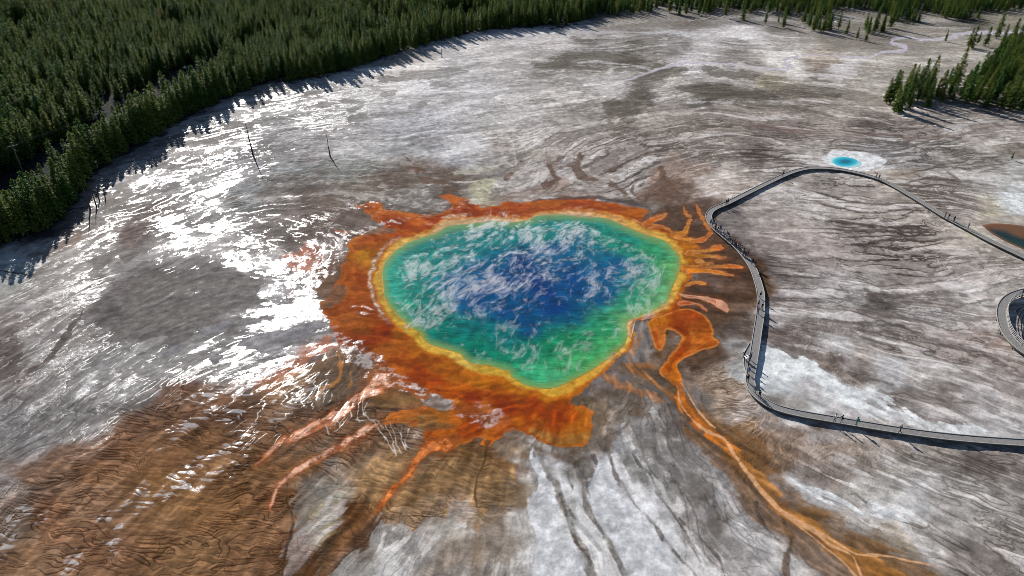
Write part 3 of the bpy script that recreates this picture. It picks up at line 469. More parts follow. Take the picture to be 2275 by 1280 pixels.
for pts, kind, _ in FING:
    ii, m, d = stroke([(p[0], p[1], p[2]+5) for p in pts], 7, 3); mixc(ii, m, '6b3c1c', .45)
    ii, m, d = stroke([(p[0], p[1], p[2]*.8) for p in pts], 2.6, 1.8, wu=U0+w1x*PXM*.15, wv=V0+w1y*PXM*.12)
    orange(ii, m, .95, 1.05)
    e = np.exp(-((d-1)/1.6)**2); mixc(ii, e, 'c08a5c', .5)
    if kind == 'pink':
        mixc(ii, m, 'c79c86', .75*sstep(1530, 1570, U0[ii].mean())); e2 = sstep(2, 5, d)*(U0[ii] < 1590); mixc(ii, e2, 'a04420', .7)
LOBE = [(1505,690),(1530,686),(1555,695),(1578,712),(1590,735),(1586,745),(1602,758),(1590,768),(1560,775),(1535,790),(1512,805),(1504,818),(1508,838),(1500,850),(1475,840),(1463,828),(1470,815),(1483,805),(1492,790),(1508,770),(1515,750),(1505,738),(1480,735),(1478,765),(1470,780),(1460,772),(1448,745),(1440,722),(1455,708),(1480,700)]
ii, m, d = region(LOBE, 2, .8, wu=U0+w1x*PXM*.2, wv=V0+w1y*PXM*.15); orange(ii, m, 1, 1.02); mixc(ii, m*sstep(.2, 1.2, L2[ii]+ow[ii]), '7a2f0c', .5); mixc(ii, m*sstep(.4, 1.3, L3[ii]-ow[ii]), 'c07428', .35)
e = np.exp(-((d-1.5)/2.0)**2); mixc(ii, e, 'c8803c', .6)
ii, m, d = stroke([(1500,690,8),(1512,725,7),(1530,750,7),(1520,775,6),(1500,800,5),(1488,820,4)], 3, 2); mixc(ii, m, '86380e', .75)
ii, m, d = stroke([(1456,742,3),(1465,760,3),(1468,775,2)], 3, 1); mixc(ii, m, '9c4012', .7)
for pts in [[(1345,830,5),(1370,850,7),(1400,862,7),(1440,880,7),(1470,895,5)],[(1385,812,4),(1410,820,8),(1440,845,5),(1460,865,4),(1490,890,6),(1510,915,7)],[(1420,745,4),(1400,800,3),(1440,815,6)]]:
    ii, m, d = stroke(pts, 5, 3); mixc(ii, m, '96602e', .6, np.exp(.25*L1[ii]))
# brown skirt of the south-east rivulet, then its orange bed and pale thread
ii, m, d = stroke([(1480,850,16),(1510,900,26),(1550,945,34),(1600,975,44),(1650,1030,54),(1700,1100,54),(1750,1150,54),(1820,1205,60),(1900,1250,66),(1980,1290,60),(2050,1330,70)], 12, 7)
mixc(ii, m, '64472a', .8, np.exp(.14*np.clip(L1[ii], -2, 1.2)+.14*np.clip(L2[ii], -2, 1.2))); 
ii, m, d = stroke([(1740,1150,6),(1758,1200,9),(1752,1250,8),(1745,1300,8)], 4, 3); mixc(ii, m, '4c3924', .8, np.exp(.3*L1[ii]))
ii, m, d = stroke([(1490,840,13),(1502,870,11),(1515,900,12),(1545,935,14),(1575,958,13),(1620,985,10),(1650,1030,10),(1700,1090,14),(1740,1135,14),(1800,1180,16),(1860,1220,20),(1920,1262,26),(1990,1310,36)], 3, 3)
orc = np.array(hx('b5651c'), F4)[None]*(1-sstep(960, 1050, V0[ii]))[:, None]+np.array(hx('9a6a36'), F4)[None]*sstep(960, 1050, V0[ii])[:, None]
COL[ii] += (orc*np.exp(.14*L1[ii]+.12*L2[ii])[:, None]-COL[ii])*(m*.85)[:, None]
ii, m, d = stroke([(1518,880,4),(1535,905,5),(1560,935,5),(1590,955,4)], 3, 2); mixc(ii, m, '6e4a28', .7)
for pts in [[(1500,855,1.5),(1512,900,2),(1540,935,2.5),(1575,960,3),(1610,975,3.5),(1630,1005,4),(1655,1045,4),(1690,1090,4),(1720,1120,5),(1760,1155,5),(1810,1185,5),(1850,1215,4),(1890,1235,3),(1905,1260,2.5),(1920,1300,2)],[(1810,1185,3),(1850,1200,3),(1900,1232,3),(1970,1235,3),(2040,1250,2),(2100,1262,2)],[(1510,850,1.5),(1530,880,1.5),(1560,925,2),(1590,950,2)],[(1760,1160,2),(1830,1215,2.5),(1885,1262,2),(1910,1300,2)]]:
    ii, m, d = stroke(pts, 1.6, 1.2, wu=U0+w1x*PXM*.15, wv=V0+w1y*PXM*.1); mixc(ii, m, 'd0a27a', .8)

# ---- rivulets south-west
def rivulet(pts, edge, core, ke=.8, kc=.8, wet=.3):
    ii, m, d = stroke([(p[0], p[1], p[2]*1.7+4) for p in pts], 7, 5); mixc(ii, m, '7a4a2a', .45)
    ii, m, d = stroke(pts, 2, 2.2, wu=U0+w1x*PXM*.2, wv=V0+w1y*PXM*.15); mixc(ii, m, edge, ke, np.exp(.2*crisp[ii])); mixc(ii, sstep(.5, 6, d)*sstep(-1.2, .6, crisp[ii]+L2[ii]), core, kc, np.exp(.12*crisp[ii])); setf(WET, ii, m, wet)
rivulet([(850,850,18),(835,862,16),(810,880,13),(780,900,9),(740,925,10),(700,945,11),(660,963,10),(620,985,6),(590,1008,3),(565,1030,1)], 'b5693c', 'c99a80', wet=.6)
rivulet([(838,945,6),(800,958,7),(770,975,7),(740,998,7),(700,1022,8),(660,1045,7),(630,1070,6),(615,1090,4),(608,1115,3),(602,1138,1)], 'a4613c', 'caa590', wet=.35)
rivulet([(985,985,14),(955,990,14),(935,1005,10),(922,1030,8),(905,1055,7),(880,1078,5),(868,1095,5),(855,1115,2.5),(842,1138,2),(833,1152,1)], 'b15a20', 'bd7340', wet=.2)
ii, m, d = stroke([(640,1080,2),(645,1130,2),(650,1160,3),(635,1210,3),(628,1250,3),(632,1290,3)], 2, 1.5); mixc(ii, m, '3e2a1c', .85)
ii, m, d = stroke([(1085,985,4),(1078,1010,3),(1076,1040,2.5),(1068,1070,2),(1062,1120,2)], 2, 1.5); mixc(ii, m, '4a3620', .8)
ii, m, d = stroke([(1072,1130,5),(1070,1180,8),(1060,1230,10),(1045,1290,12)], 6, 3); mixc(ii, m, '6b5436', .45, np.exp(.3*L1[ii]))
# white branching threads on the brown fan
for pts in [[(795,930),(830,940),(850,950)],[(800,895),(795,915),(802,935)],[(812,893),(806,910),(815,925)],[(822,900),(812,915)],[(835,950),(850,975),(868,995),(878,1010)],[(855,945),(862,965),(872,985),(875,1005)],[(868,940),(874,965),(882,990),(890,1005)],[(888,945),(892,970),(900,1000)],[(900,940),(890,965),(895,985),(908,1000)],[(912,950),(900,975),(902,995)],[(815,920),(825,940),(840,960),(850,975)],[(728,930),(732,950)],[(748,922),(752,935)],[(775,908),(780,925)]]:
    ii, m, d = stroke([(a+random.uniform(-1,1), b, 1.0) for a, b in pts], 1.2, .5, wu=U0+w1x*PXM*.5, wv=V0+w1y*PXM*.4); mixc(ii, m, 'bcb6b0', .75); setf(WET, ii, m, .4)
# ripple sparkle painted as pale colour on broken terracette lips along the mats' crests
for pts, k in [([(420,880,7),(500,870,14),(560,880,10)],.9),([(390,960,5),(440,935,8),(480,905,6)],.8),([(500,930,10),(540,915,12)],.9),([(340,1000,4),(420,970,5)],.5),([(370,1080,8),(440,1035,10),(520,985,10),(570,950,9)],.9),
    ([(300,1140,7),(360,1105,10),(430,1075,10),(500,1040,9),(545,1005,8)],.8),([(600,935,8),(650,895,10),(690,860,9)],.7),([(230,1180,6),(280,1120,8),(330,1090,9)],.9),([(230,1215,6),(260,1180,6)],.7),([(10,1190,9),(60,1140,8)],.9),([(20,1150,6),(60,1115,6)],.8),([(135,1270,7),(160,1235,7)],.9),([(65,1180,6),(95,1150,5)],.8),([(0,1240,10),(35,1195,8)],.8),([(240,1230,9),(270,1190,7)],.6)]:
    ii, m, d = stroke(pts, 6, 6); g = sstep(.0, .9, C1[ii]+.5*C2[ii]); mixc(ii, m*g, '9b9a9d', .85*k); setf(WET, ii, m*g, .75*k)

# ---- smooth grey sheet islands in the glare
for pts, c, k in [([(252,742),(272,700),(268,665),(300,640),(350,618),(430,597),(490,592),(540,602),(575,635),(572,660),(590,668),(560,682),(520,688),(470,705),(400,735),(350,745),(290,755),(243,757)], '6b6866', .8),
   ([(100,790),(135,745),(175,690),(182,682),(178,700),(150,745),(110,800),(70,830),(60,822)], '4c403d', .55),
   ([(435,738),(480,725),(520,722),(510,738),(460,748),(430,747)], '7c7b7e', .9),([(355,780),(380,765),(410,762),(400,778),(365,790)], '7c7b7e', .8),([(535,760),(580,740),(620,735),(650,722),(690,715),(740,722),(690,745),(640,775),(600,785),(540,770)], '7f7f83', .6),([(460,790),(490,785),(500,795),(470,805)], '757477', .8),
   ([(470,740),(560,700),(600,690),(620,695),(560,715),(500,742)], '7c7a7b', 0)]:
    if not k: continue
    ii, m, d = region(pts, 2, 3); mixc(ii, m, c, k, np.exp(.10*(L1[ii]+.5*crisp[ii]))); setf(WET, ii, m, .06)
# dry blotches on the shining north-west flats and steps further on
for pts in [[(850,205),(880,200),(878,215),(852,218)],[(905,235),(945,225),(948,236),(915,242)],[(770,243),(800,232),(812,240),(780,250)],[(775,258),(812,255),(815,262),(775,268)],[(840,170),(900,168),(905,178),(850,180)],[(960,180),(1010,185),(1000,192),(960,190)],[(890,160),(960,155),(1010,150),(1040,160),(1000,172),(930,175)],[(760,220),(785,222),(780,230),(755,228)]]:
    ii, m, d = region(pts, 1.5, 2); mixc(ii, m, '7b7877', .7); setf(WET, ii, m, .1)
# dark islands on the far flats
for pts in [[(1180,138),(1210,132),(1270,138),(1265,148),(1215,152)],[(1250,148),(1300,148),(1345,148),(1330,158),(1270,158)],[(1245,128),(1300,110),(1360,112),(1430,130),(1480,148),(1420,152),(1350,142),(1280,140)],[(1260,85),(1310,82),(1330,90),(1290,95)],[(1365,150),(1440,158),(1420,170),(1370,162)],[(1405,178),(1450,160),(1520,150),(1530,162),(1450,180),(1420,185)],[(1385,210),(1430,208),(1440,218),(1400,222)],[(1335,235),(1390,225),(1430,232),(1420,250),(1350,255)],[(1510,195),(1600,188),(1690,198),(1700,215),(1640,222),(1560,215)],[(1560,150),(1620,145),(1680,158),(1660,168),(1600,165)],[(1765,215),(1800,205),(1870,215),(1840,228)]]:
    ii, m, d = region(pts, 2.5, 3, wu=SU*.5+WU*.5, wv=SV*.5+WV*.5); mixc(ii, m, '565149', .75, np.exp(.2*L2[ii]))
# pale threads: the far stream and its braids
for pts, c, k in [([(2300,72,5),(2230,74,5),(2160,72,4),(2110,82,3),(2060,88,3),(2020,83,2.5),(1985,88,3),(1982,96,4),(2010,104,5),(2005,112,4),(1960,118,3),(1930,128,2),(1860,125,1.6),(1800,122,1.5),(1760,128,2),(1742,138,3),(1755,148,4),(1740,155,3),(1680,150,3),(1600,140,2.5),(1520,140,2.5),(1470,152,3),(1410,172,2),(1380,180,1.5)], 'b4b2be', .9),
                  ([(1640,142,4),(1700,158,5),(1760,170,6)], 'b9b4b0', .7),([(1280,140,1.5),(1330,138,2),(1400,145,1.5),(1450,158,2)], 'b3b1b2', .8),([(1620,66,3),(1680,72,4),(1740,82,2)], 'c0bfc2', .8),([(1050,130,1.2),(1100,128,1.5),(1160,130,1.2)], 'c4c2c2', .8),([(1270,72,2),(1380,72,2),(1500,72,3),(1560,74,2)], 'aeb0b4', .7),
                  ([(1000,230,2),(1050,215,2),(1120,205,2)], 'b1b0b4', .4),([(1130,262,1.5),(1140,300,1.8),(1146,340,1.8),(1148,370,1)], 'b0acaa', .6),([(1080,318,1.2),(1110,330,1.2),(1120,350,1.3),(1130,365,1)], 'b0acaa', .5),([(1850,150,8),(1900,165,5)], 'c0bcbd', .7),([(1820,170,6),(1870,176,3)], 'bcb8b9', .7),
                  ([(1850,260,3),(1800,245,2),(1740,235,2),(1680,222,2)], '655e58', .6),([(2275,268,1.5),(2150,275,1.5),(2000,272,1.5),(1900,262,2)], '6f6762', .6),([(2275,272,2),(2180,285,3),(2140,300,3),(2050,305,2.5),(1950,300,2.5),(1850,300,3),(1750,290,4),(1660,275,6)], '6d5c57', .6),
                  ([(2085,300,1.5),(2085,320,1.5),(2092,330,1.2)], '5f5956', .7),([(2110,378,1.2),(2105,385,1.5),(2130,400,2),(2128,412,2),(2115,430,2)], '655e5b', .8),([(1960,365,2),(2000,355,2),(2040,330,1.5),(2100,310,1.5)], '6f6966', .5),([(1990,383,2),(1940,388,2.5),(1905,386,2)], 'b9b2a2', .7),
                  ([(560,420,1),(600,390,1),(680,388,1),(760,372,1)], '6f7170', .4),([(380,790,2),(440,770,2),(560,742,2)], 'a0a0a0', 0)]:
    if k: ii, m, d = stroke(pts, 1.3, 1.0, wu=U0+w1x*PXM*.25, wv=V0+w1y*PXM*.15); mixc(ii, m, c, k)
# dark brown vein-like channels north of the pool
for pts in [[(898,348,1.5),(915,365,2.5),(928,375,4),(930,390,4),(945,400,4),(975,408,5),(990,415,4),(1010,425,5)],[(998,390,1.5),(990,405,3),(985,412,4)],[(905,370,3),(940,378,4)],[(1213,362,3),(1222,375,4),(1232,395,6),(1228,405,8),(1210,415,8)],[(1290,345,4),(1282,365,8),(1290,385,9),(1310,395,7),(1325,400,4)],[(1232,360,2),(1245,350,3),(1262,345,2)],[(1240,375,2),(1258,368,2),(1270,365,3)],[(1160,360,1.5),(1155,375,2),(1140,382,3),(1125,395,5)],[(1472,370,4),(1478,395,6),(1476,420,8),(1485,440,10)],[(1342,395,2),(1365,415,3),(1390,435,3)],[(1410,410,2),(1405,430,3),(1415,445,3)],[(1360,380,1.5),(1400,360,1.5),(1440,335,1.5)],[(1425,445,3),(1440,435,2),(1475,430,2)]]:
    ii, m, d = stroke(pts, 2, 2.2); mixc(ii, m, '5e4a40', .85); 
ii, m, d = region([(1045,405),(1080,395),(1100,400),(1095,425),(1075,445),(1058,440),(1035,415)], 3, 3); mixc(ii, m, 'a8a58d', .7, np.exp(.15*crisp[ii]))
ii, m, d = stroke([(1010,385,5),(1060,378,4),(1105,376,3)], 3, 3); mixc(ii, m, 'b3b2a6', .6)
ii, m, d = region([(855,445),(900,420),(950,425),(990,455),(985,468),(930,462),(880,455)], 5, 4); mixc(ii, m, '7b7774', .7, np.exp(.25*crisp[ii]))
ii, m, d = stroke([(1180,446,2),(1260,440,3),(1340,441,4),(1400,450,4),(1440,462,3)], 2, 1); mixc(ii, m, '45403f', .8)
ii, m, d = region([(1180,998),(1195,1018),(1205,1060),(1225,1105),(1250,1160),(1275,1215),(1300,1290),(1200,1290),(1195,1210),(1175,1140),(1178,1070),(1172,1020)], 2.5, 4); mixc(ii, m, 'c0c4c9', .85, np.exp(.05*crisp[ii]+.04*L2[ii]))
ii, m, d = region([(1310,1028),(1345,1038),(1370,1080),(1410,1120),(1450,1180),(1490,1230),(1500,1290),(1400,1290),(1360,1220),(1315,1150),(1290,1100),(1305,1060)], 2.5, 4); mixc(ii, m, 'c0c4c9', .88, np.exp(.05*crisp[ii]+.04*L2[ii]))
ii, m, d = stroke([(1265,1080,4),(1272,1130,5),(1290,1170,5),(1320,1210,4),(1345,1250,4)], 3, 3); mixc(ii, m, '98989a', .7)
# dark creases south of the pool
for pts, w in [([(1310,990),(1350,975),(1380,955),(1395,930),(1390,905),(1405,895)],2.2),([(1195,1005),(1205,1040),(1225,1075),(1250,1120),(1275,1180),(1300,1240),(1330,1300)],9),([(1290,1020),(1290,1060),(1300,1110),(1330,1170),(1365,1225),(1390,1290)],7),([(1340,1000),(1360,1040),(1400,1090),(1440,1150),(1480,1200),(1520,1240),(1560,1290)],4),([(1400,1000),(1450,1060),(1500,1130),(1530,1180),(1560,1250)],3),([(1240,1100),(1262,1150),(1280,1210),(1310,1250)],2.5),([(1460,880),(1490,905),(1520,940),(1560,965)],4),([(1520,1150),(1560,1190),(1600,1240),(1620,1290)],3),([(1680,1120),(1690,1160),(1730,1200)],2.5),([(1580,1050),(1590,1100),(1600,1150)],2.2),([(1265,1020),(1258,1060),(1270,1090)],4),([(1310,1015),(1318,1050),(1300,1080)],4)]:
    ii, m, d = stroke([(a, b, w*.8) for a, b in pts], 2+w*.3, 1.5+w*.3, wu=U0+w1x*PXM*.3, wv=V0+w1y*PXM*.2); mixc(ii, m*(.6+.4*sstep(-.8, .6, crisp[ii]+L1[ii])), '4a443f' if w < 5 else '5f5953', .85, np.exp(.25*crisp[ii]))
for pts, w, c, k in [([(1700,780),(1680,850)],0,'b9',0),
   ([(2275,1075),(2200,1050),(2120,1030),(2060,1020)],4,'4d4541',.7),([(2275,1020),(2210,1030),(2150,1020),(2060,1000)],3,'544c48',.6),([(1900,1100),(1945,1130),(1990,1150),(2060,1165)],3,'58504b',.7),([(2050,750),(2120,770),(2200,790),(2275,830)],3,'5c5451',.6),([(1930,655),(1990,660),(2060,672),(2130,680),(2200,665)],3,'5c5452',.7),([(1700,565),(1760,580),(1800,590)],2,'59524f',.0),([(1830,690),(1930,690),(2050,712),(2150,725),(2210,720)],2.5,'615956',.6),([(1925,645),(1945,665),(1960,680)],4,'5b5350',.7),
   ([(1900,530),(1950,510),(2010,508)],1.8,'5b5451',.8),([(1880,510),(1940,498),(1990,490)],1.8,'5b5451',.8),([(1920,550),(1990,530),(2060,535),(2140,530)],1.8,'625a57',.7),([(2050,640),(2070,610),(2100,580),(2160,565),(2195,560)],2.5,'665e5b',.7),([(2000,570),(2060,565),(2130,572),(2190,570)],1.8,'625a57',.7),([(1910,840),(1970,850),(2030,870),(2100,890),(2180,900)],3,'615853',.7),([(1950,870),(2000,905),(2060,930),(2130,945)],6,'6b625e',.6)]:
    if k: ii, m, d = stroke([(a, b, w) for a, b in pts], 2, 3); mixc(ii, m, c, k)
# crisp white apron and spring margins
ii, m, d = region([(1686,772),(1710,770),(1735,775),(1748,790),(1765,795),(1775,785),(1800,792),(1840,830),(1880,855),(1915,875),(1935,895),(1985,925),(1975,935),(1920,915),(1870,890),(1830,860),(1810,842),(1770,838),(1720,838),(1700,858),(1682,860)], 2.5, 4, wu=WU, wv=WV)
mixc(ii, m, 'd0d6d9', .95, np.exp(.04*crisp[ii]))
for pts in [[(1945,880),(1975,888),(1990,905),(1960,900)],[(1985,910),(2080,940),(2180,950),(2170,962),(2060,955)],[(1755,1060),(1800,1075),(1870,1105),(1935,1140),(1900,1135),(1830,1110),(1780,1085)],[(1930,1115),(1975,1130),(2010,1150),(1960,1145)],[(2240,438),(2290,440),(2290,470),(2250,468)]]:
    ii, m, d = region(pts, 2.5, 6); mixc(ii, m, 'ccd1d4', .85, np.exp(.07*crisp[ii]))
ii, m, d = region([(1825,348),(1840,338),(1880,334),(1930,340),(1965,355),(1960,372),(1925,380),(1885,380),(1850,370),(1832,358)], 2, 1.5); mixc(ii, m, 'd2d6da', .92, np.exp(.05*crisp[ii]))
ii, m, d = region([(2180,490),(2210,480),(2290,485),(2290,575),(2230,545),(2190,515)], 4, 3); mixc(ii, m, '9b938a', .7)


# ---- the wooded land beyond
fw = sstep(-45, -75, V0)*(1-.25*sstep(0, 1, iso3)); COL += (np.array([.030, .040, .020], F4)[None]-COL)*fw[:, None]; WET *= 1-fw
# ---- general fine grit
COL *= np.exp(.10*crisp+.06*nfine)[:, None]*np.array([1.035, 1, .955], F4)
CRX = np.array([1.0, 1.0, 1.0], F4); np.clip(COL, .004, .82, COL)
# wetness: broken up by streaks so that the sun's glitter breaks too
wf = fbm(X, Y, 7, 5, 15, .62); wg = fbm(X, Y, 2.2, 5, 25, .75)
wp = .26*L2+.06*L1+.40*L3+.34*L5+.42*wf+.30*wg*sstep(.55, .85, WET)*np.clip(PXM/8, .3, 1)
WET *= 1-.42*sstep(500, 270, V0)
wet = sstep(-.06, .40, WET-.55+.25*wp)
lace = sstep(-.9, .5, wg+.35*L1+.5*crisp)
wet *= 1-(1-lace)*.75*(1-sstep(.86, .97, WET+.05*wf))
rill = contour(L2+.3*iso, 1.5)*sstep(-.4, .6, wf)+contour(L3+.3*iso2, 2.0)*sstep(-.2, .8, wg)*.8
wet = np.clip(wet*(1-.85*contour(wf+.35*L3, 1.4)*(1-sstep(.75, 1, WET)))+rill*sstep(.2, .42, WET)*1.0, 0, 1)
wet = np.maximum(wet, .30*sstep(.22, .6, WET)*(.7+.3*sstep(-1, 1, L3)))
# ---- relief
pool_in = np.zeros(NVERT, F4)
Isd = sdf_poly(Psm, U0, V0) if False else None
Z = .012*L2+.02*L3+.03*L5+.05*L4-.035*net-.03*rip+.008*crisp*(PXM > 6)
flat = idx_box(U0, V0, 760, 1620, 420, 950)
pd = sdf_poly(smooth_pts(INNER, 3, True), U0[flat], V0[flat]); g = sstep(-90, -10, pd)
Z[flat] = Z[flat]*(1-.9*g)*(1-sstep(-12, -2, pd))-.5*sstep(8, 20, pd)
for ex in [(1880,360,40,14),(2250,525,75,34),(2290,715,60,55)]:
    q = ((U0-ex[0])/ex[2])**2+((V0-ex[1])/ex[3])**2; g = 1-sstep(.7, 1.3, q); Z = Z*(1-g)-.35*(1-sstep(.5, .95, q))*0
# low forested rise to the west
Z += 16*sstep(0, 1, (-X-150)/260)*sstep(180, 420, Y)*(1-sstep(900, 2500, Y))*1.0
Z = Z.astype(F4)
def ground_z(x, y):
    return 16*float(sstep(0, 1, (-x-150)/260))*float(sstep(180, 420, y))*(1-float(sstep(900, 2500, y)))

me = bpy.data.meshes.new("ground")
nf_ = (NU-1)*(NV-1)
me.vertices.add(NVERT); me.loops.add(nf_*4); me.polygons.add(nf_)
me.vertices.foreach_set("co", np.stack([X, Y, Z], 1).astype(F4).ravel())
r = np.arange(NV-1)[:, None]*NU+np.arange(NU-1)[None]
quad = np.stack([r+NU, r+NU+1, r+1, r], -1).reshape(-1).astype(np.int32)   # v grows towards the camera
me.loops.foreach_set("vertex_index", quad)
me.polygons.foreach_set("loop_start", np.arange(nf_, dtype=np.int32)*4)
me.polygons.foreach_set("use_smooth", np.ones(nf_, bool))
me.update(calc_edges=True)
ca = me.color_attributes.new("mineral", 'FLOAT_COLOR', 'POINT')
ca.data.foreach_set("color", np.concatenate([COL, wet[:, None]], 1).astype(F4).ravel())
gob = bpy.data.objects.new("ground", me); SC.collection.objects.link(gob); tag(gob, kind="structure")

def newmat(name):
    m = bpy.data.materials.new(name); m.use_nodes = True
    return m, m.node_tree.nodes, m.node_tree.links, m.node_tree.nodes["Principled BSDF"]
def math_(N, L, op, a, b=None, c=None):
    n = N.new("ShaderNodeMath"); n.operation = op
    for i, v in enumerate((a, b, c)):
        if v is None: continue
        if isinstance(v, (int, float)): n.inputs[i].default_value = v
        else: L.new(v, n.inputs[i])
    return n.outputs[0]
gm, N, L, P = newmat("mineral_ground")
at = N.new("ShaderNodeAttribute"); at.attribute_name = "mineral"
tc = N.new("ShaderNodeTexCoord")
n1 = N.new("ShaderNodeTexNoise"); n1.inputs["Scale"].default_value = 2.2; n1.inputs["Detail"].default_value = 5; n1.inputs["Roughness"].default_value = .65; L.new(tc.outputs["Object"], n1.inputs["Vector"])
n2 = N.new("ShaderNodeTexNoise"); n2.inputs["Scale"].default_value = .9; n2.inputs["Detail"].default_value = 6; n2.inputs["Roughness"].default_value = .7; n2.inputs["Distortion"].default_value = .6; L.new(tc.outputs["Object"], n2.inputs["Vector"])
mr = N.new("ShaderNodeMapRange"); mr.inputs[1].default_value = .3; mr.inputs[2].default_value = .7; mr.inputs[3].default_value = .9; mr.inputs[4].default_value = 1.1; L.new(n1.outputs[0], mr.inputs[0])
mx = N.new("ShaderNodeVectorMath"); mx.operation = 'SCALE'; L.new(at.outputs["Color"], mx.inputs[0]); L.new(mr.outputs[0], mx.inputs["Scale"])
L.new(mx.outputs[0], P.inputs["Base Color"])
wv_ = math_(N, L, 'ADD', at.outputs["Alpha"], math_(N, L, 'MULTIPLY', math_(N, L, 'MULTIPLY', math_(N, L, 'SUBTRACT', n2.outputs[0], .5), 1.3), at.outputs["Alpha"]))
wr = N.new("ShaderNodeMapRange"); wr.inputs[1].default_value = .05; wr.inputs[2].default_value = .9; wr.inputs[3].default_value = .95; wr.inputs[4].default_value = .27; L.new(wv_, wr.inputs[0])
L.new(wr.outputs[0], P.inputs["Roughness"])
sp = N.new("ShaderNodeMapRange"); sp.inputs[3].default_value = .05; sp.inputs[4].default_value = .5; L.new(at.outputs["Alpha"], sp.inputs[0]); L.new(sp.outputs[0], P.inputs["Specular IOR Level"])
bp = N.new("ShaderNodeBump"); bp.inputs["Strength"].default_value = .35; bp.inputs["Distance"].default_value = .12; L.new(n2.outputs[0], bp.inputs["Height"]); L.new(bp.outputs[0], P.inputs["Normal"])
me.materials.append(gm)
# ------------------------------------------------------------------ mesh helpers
class MB:
    def __init__(s): s.v = []; s.f = []; s.mi = []
    def add(s, vs, fs, mi=0):
        o = len(s.v); s.v += [tuple(v) for v in vs]; s.f += [tuple(i+o for i in f) for f in fs]; s.mi += [mi]*len(fs)
    def tube(s, pts, rad, n=6, mi=0, caps=True):
        pts = [Vector(p) for p in pts]; rings = []
        for i, p in enumerate(pts):
            d = (pts[min(i+1, len(pts)-1)]-pts[max(i-1, 0)]).normalized()
            a = d.cross(Vector((0, 0, 1)) if abs(d.z) < .9 else Vector((1, 0, 0))).normalized(); b = d.cross(a)
            r = rad[i] if hasattr(rad, '__len__') else rad
            rings += [p+(a*math.cos(2*math.pi*k/n)+b*math.sin(2*math.pi*k/n))*r for k in range(n)]
        fs = [(i*n+k, i*n+(k+1) % n, (i+1)*n+(k+1) % n, (i+1)*n+k) for i in range(len(pts)-1) for k in range(n)]
        if caps: fs += [tuple(range(n))[::-1], tuple((len(pts)-1)*n+k for k in range(n))]
        s.add(rings, fs, mi)
    def box(s, c, sz, rz=0, mi=0):
        cx, cy, cz = c; a, b, h = sz[0]/2, sz[1]/2, sz[2]/2; q, w = math.cos(rz), math.sin(rz)
        vs = [(cx+x*q-y*w, cy+x*w+y*q, cz+z) for z in (-h, h) for x, y in ((-a, -b), (a, -b), (a, b), (-a, b))]
        s.add(vs, [(3, 2, 1, 0), (4, 5, 6, 7), (0, 1, 5, 4), (1, 2, 6, 5), (2, 3, 7, 6), (3, 0, 4, 7)], mi)
    def sweep(s, pts, prof, mi=0):
        """profile (offset right, height) list swept along a flat path"""
        n = len(prof); vs = []
        for i, p in enumerate(pts):
            d = (pts[min(i+1, len(pts)-1)]-pts[max(i-1, 0)]); d.z = 0; d.normalize(); rt = Vector((d.y, -d.x, 0))
            vs += [p+rt*o+Vector((0, 0, h)) for o, h in prof]
        fs = [(i*n+k, i*n+(k+1) % n, (i+1)*n+(k+1) % n, (i+1)*n+k) for i in range(len(pts)-1) for k in range(n)]
        fs += [tuple(range(n))[::-1], tuple((len(pts)-1)*n+k for k in range(n))]
        s.add(vs, fs, mi)
    def mesh(s, name, mats=(), smooth=False):
        m = bpy.data.meshes.new(name); m.from_pydata(s.v, [], s.f); m.polygons.foreach_set("material_index", s.mi)
        if smooth: m.polygons.foreach_set("use_smooth", [True]*len(s.f))
        for x in mats: m.materials.append(x)
        m.update(); return m
def link(name, me_, parent=None, loc=(0, 0, 0)):
    o = bpy.data.objects.new(name, me_); SC.collection.objects.link(o); o.location = loc
    if parent: o.parent = parent
    return o
def simple_mat(name, col, rough=.8, var=.15, scale=3.0, spec=.3, bump=0):
    m, N, L, P = newmat(name)
    c = N.new("ShaderNodeTexCoord"); n = N.new("ShaderNodeTexNoise"); n.inputs["Scale"].default_value = scale; n.inputs["Detail"].default_value = 4; L.new(c.outputs["Object"], n.inputs["Vector"])
    r = N.new("ShaderNodeMapRange"); r.inputs[1].default_value = .3; r.inputs[2].default_value = .7; r.inputs[3].default_value = 1-var; r.inputs[4].default_value = 1+var; L.new(n.outputs[0], r.inputs[0])
    s = N.new("ShaderNodeVectorMath"); s.operation = 'SCALE'; s.inputs[0].default_value = tuple(col); L.new(r.outputs[0], s.inputs["Scale"]); L.new(s.outputs[0], P.inputs["Base Color"])
    P.inputs["Roughness"].default_value = rough; P.inputs["Specular IOR Level"].default_value = spec
    if bump:
        b = N.new("ShaderNodeBump"); b.inputs["Distance"].default_value = bump; L.new(n.outputs[0], b.inputs["Height"]); L.new(b.outputs[0], P.inputs["Normal"])
    return m

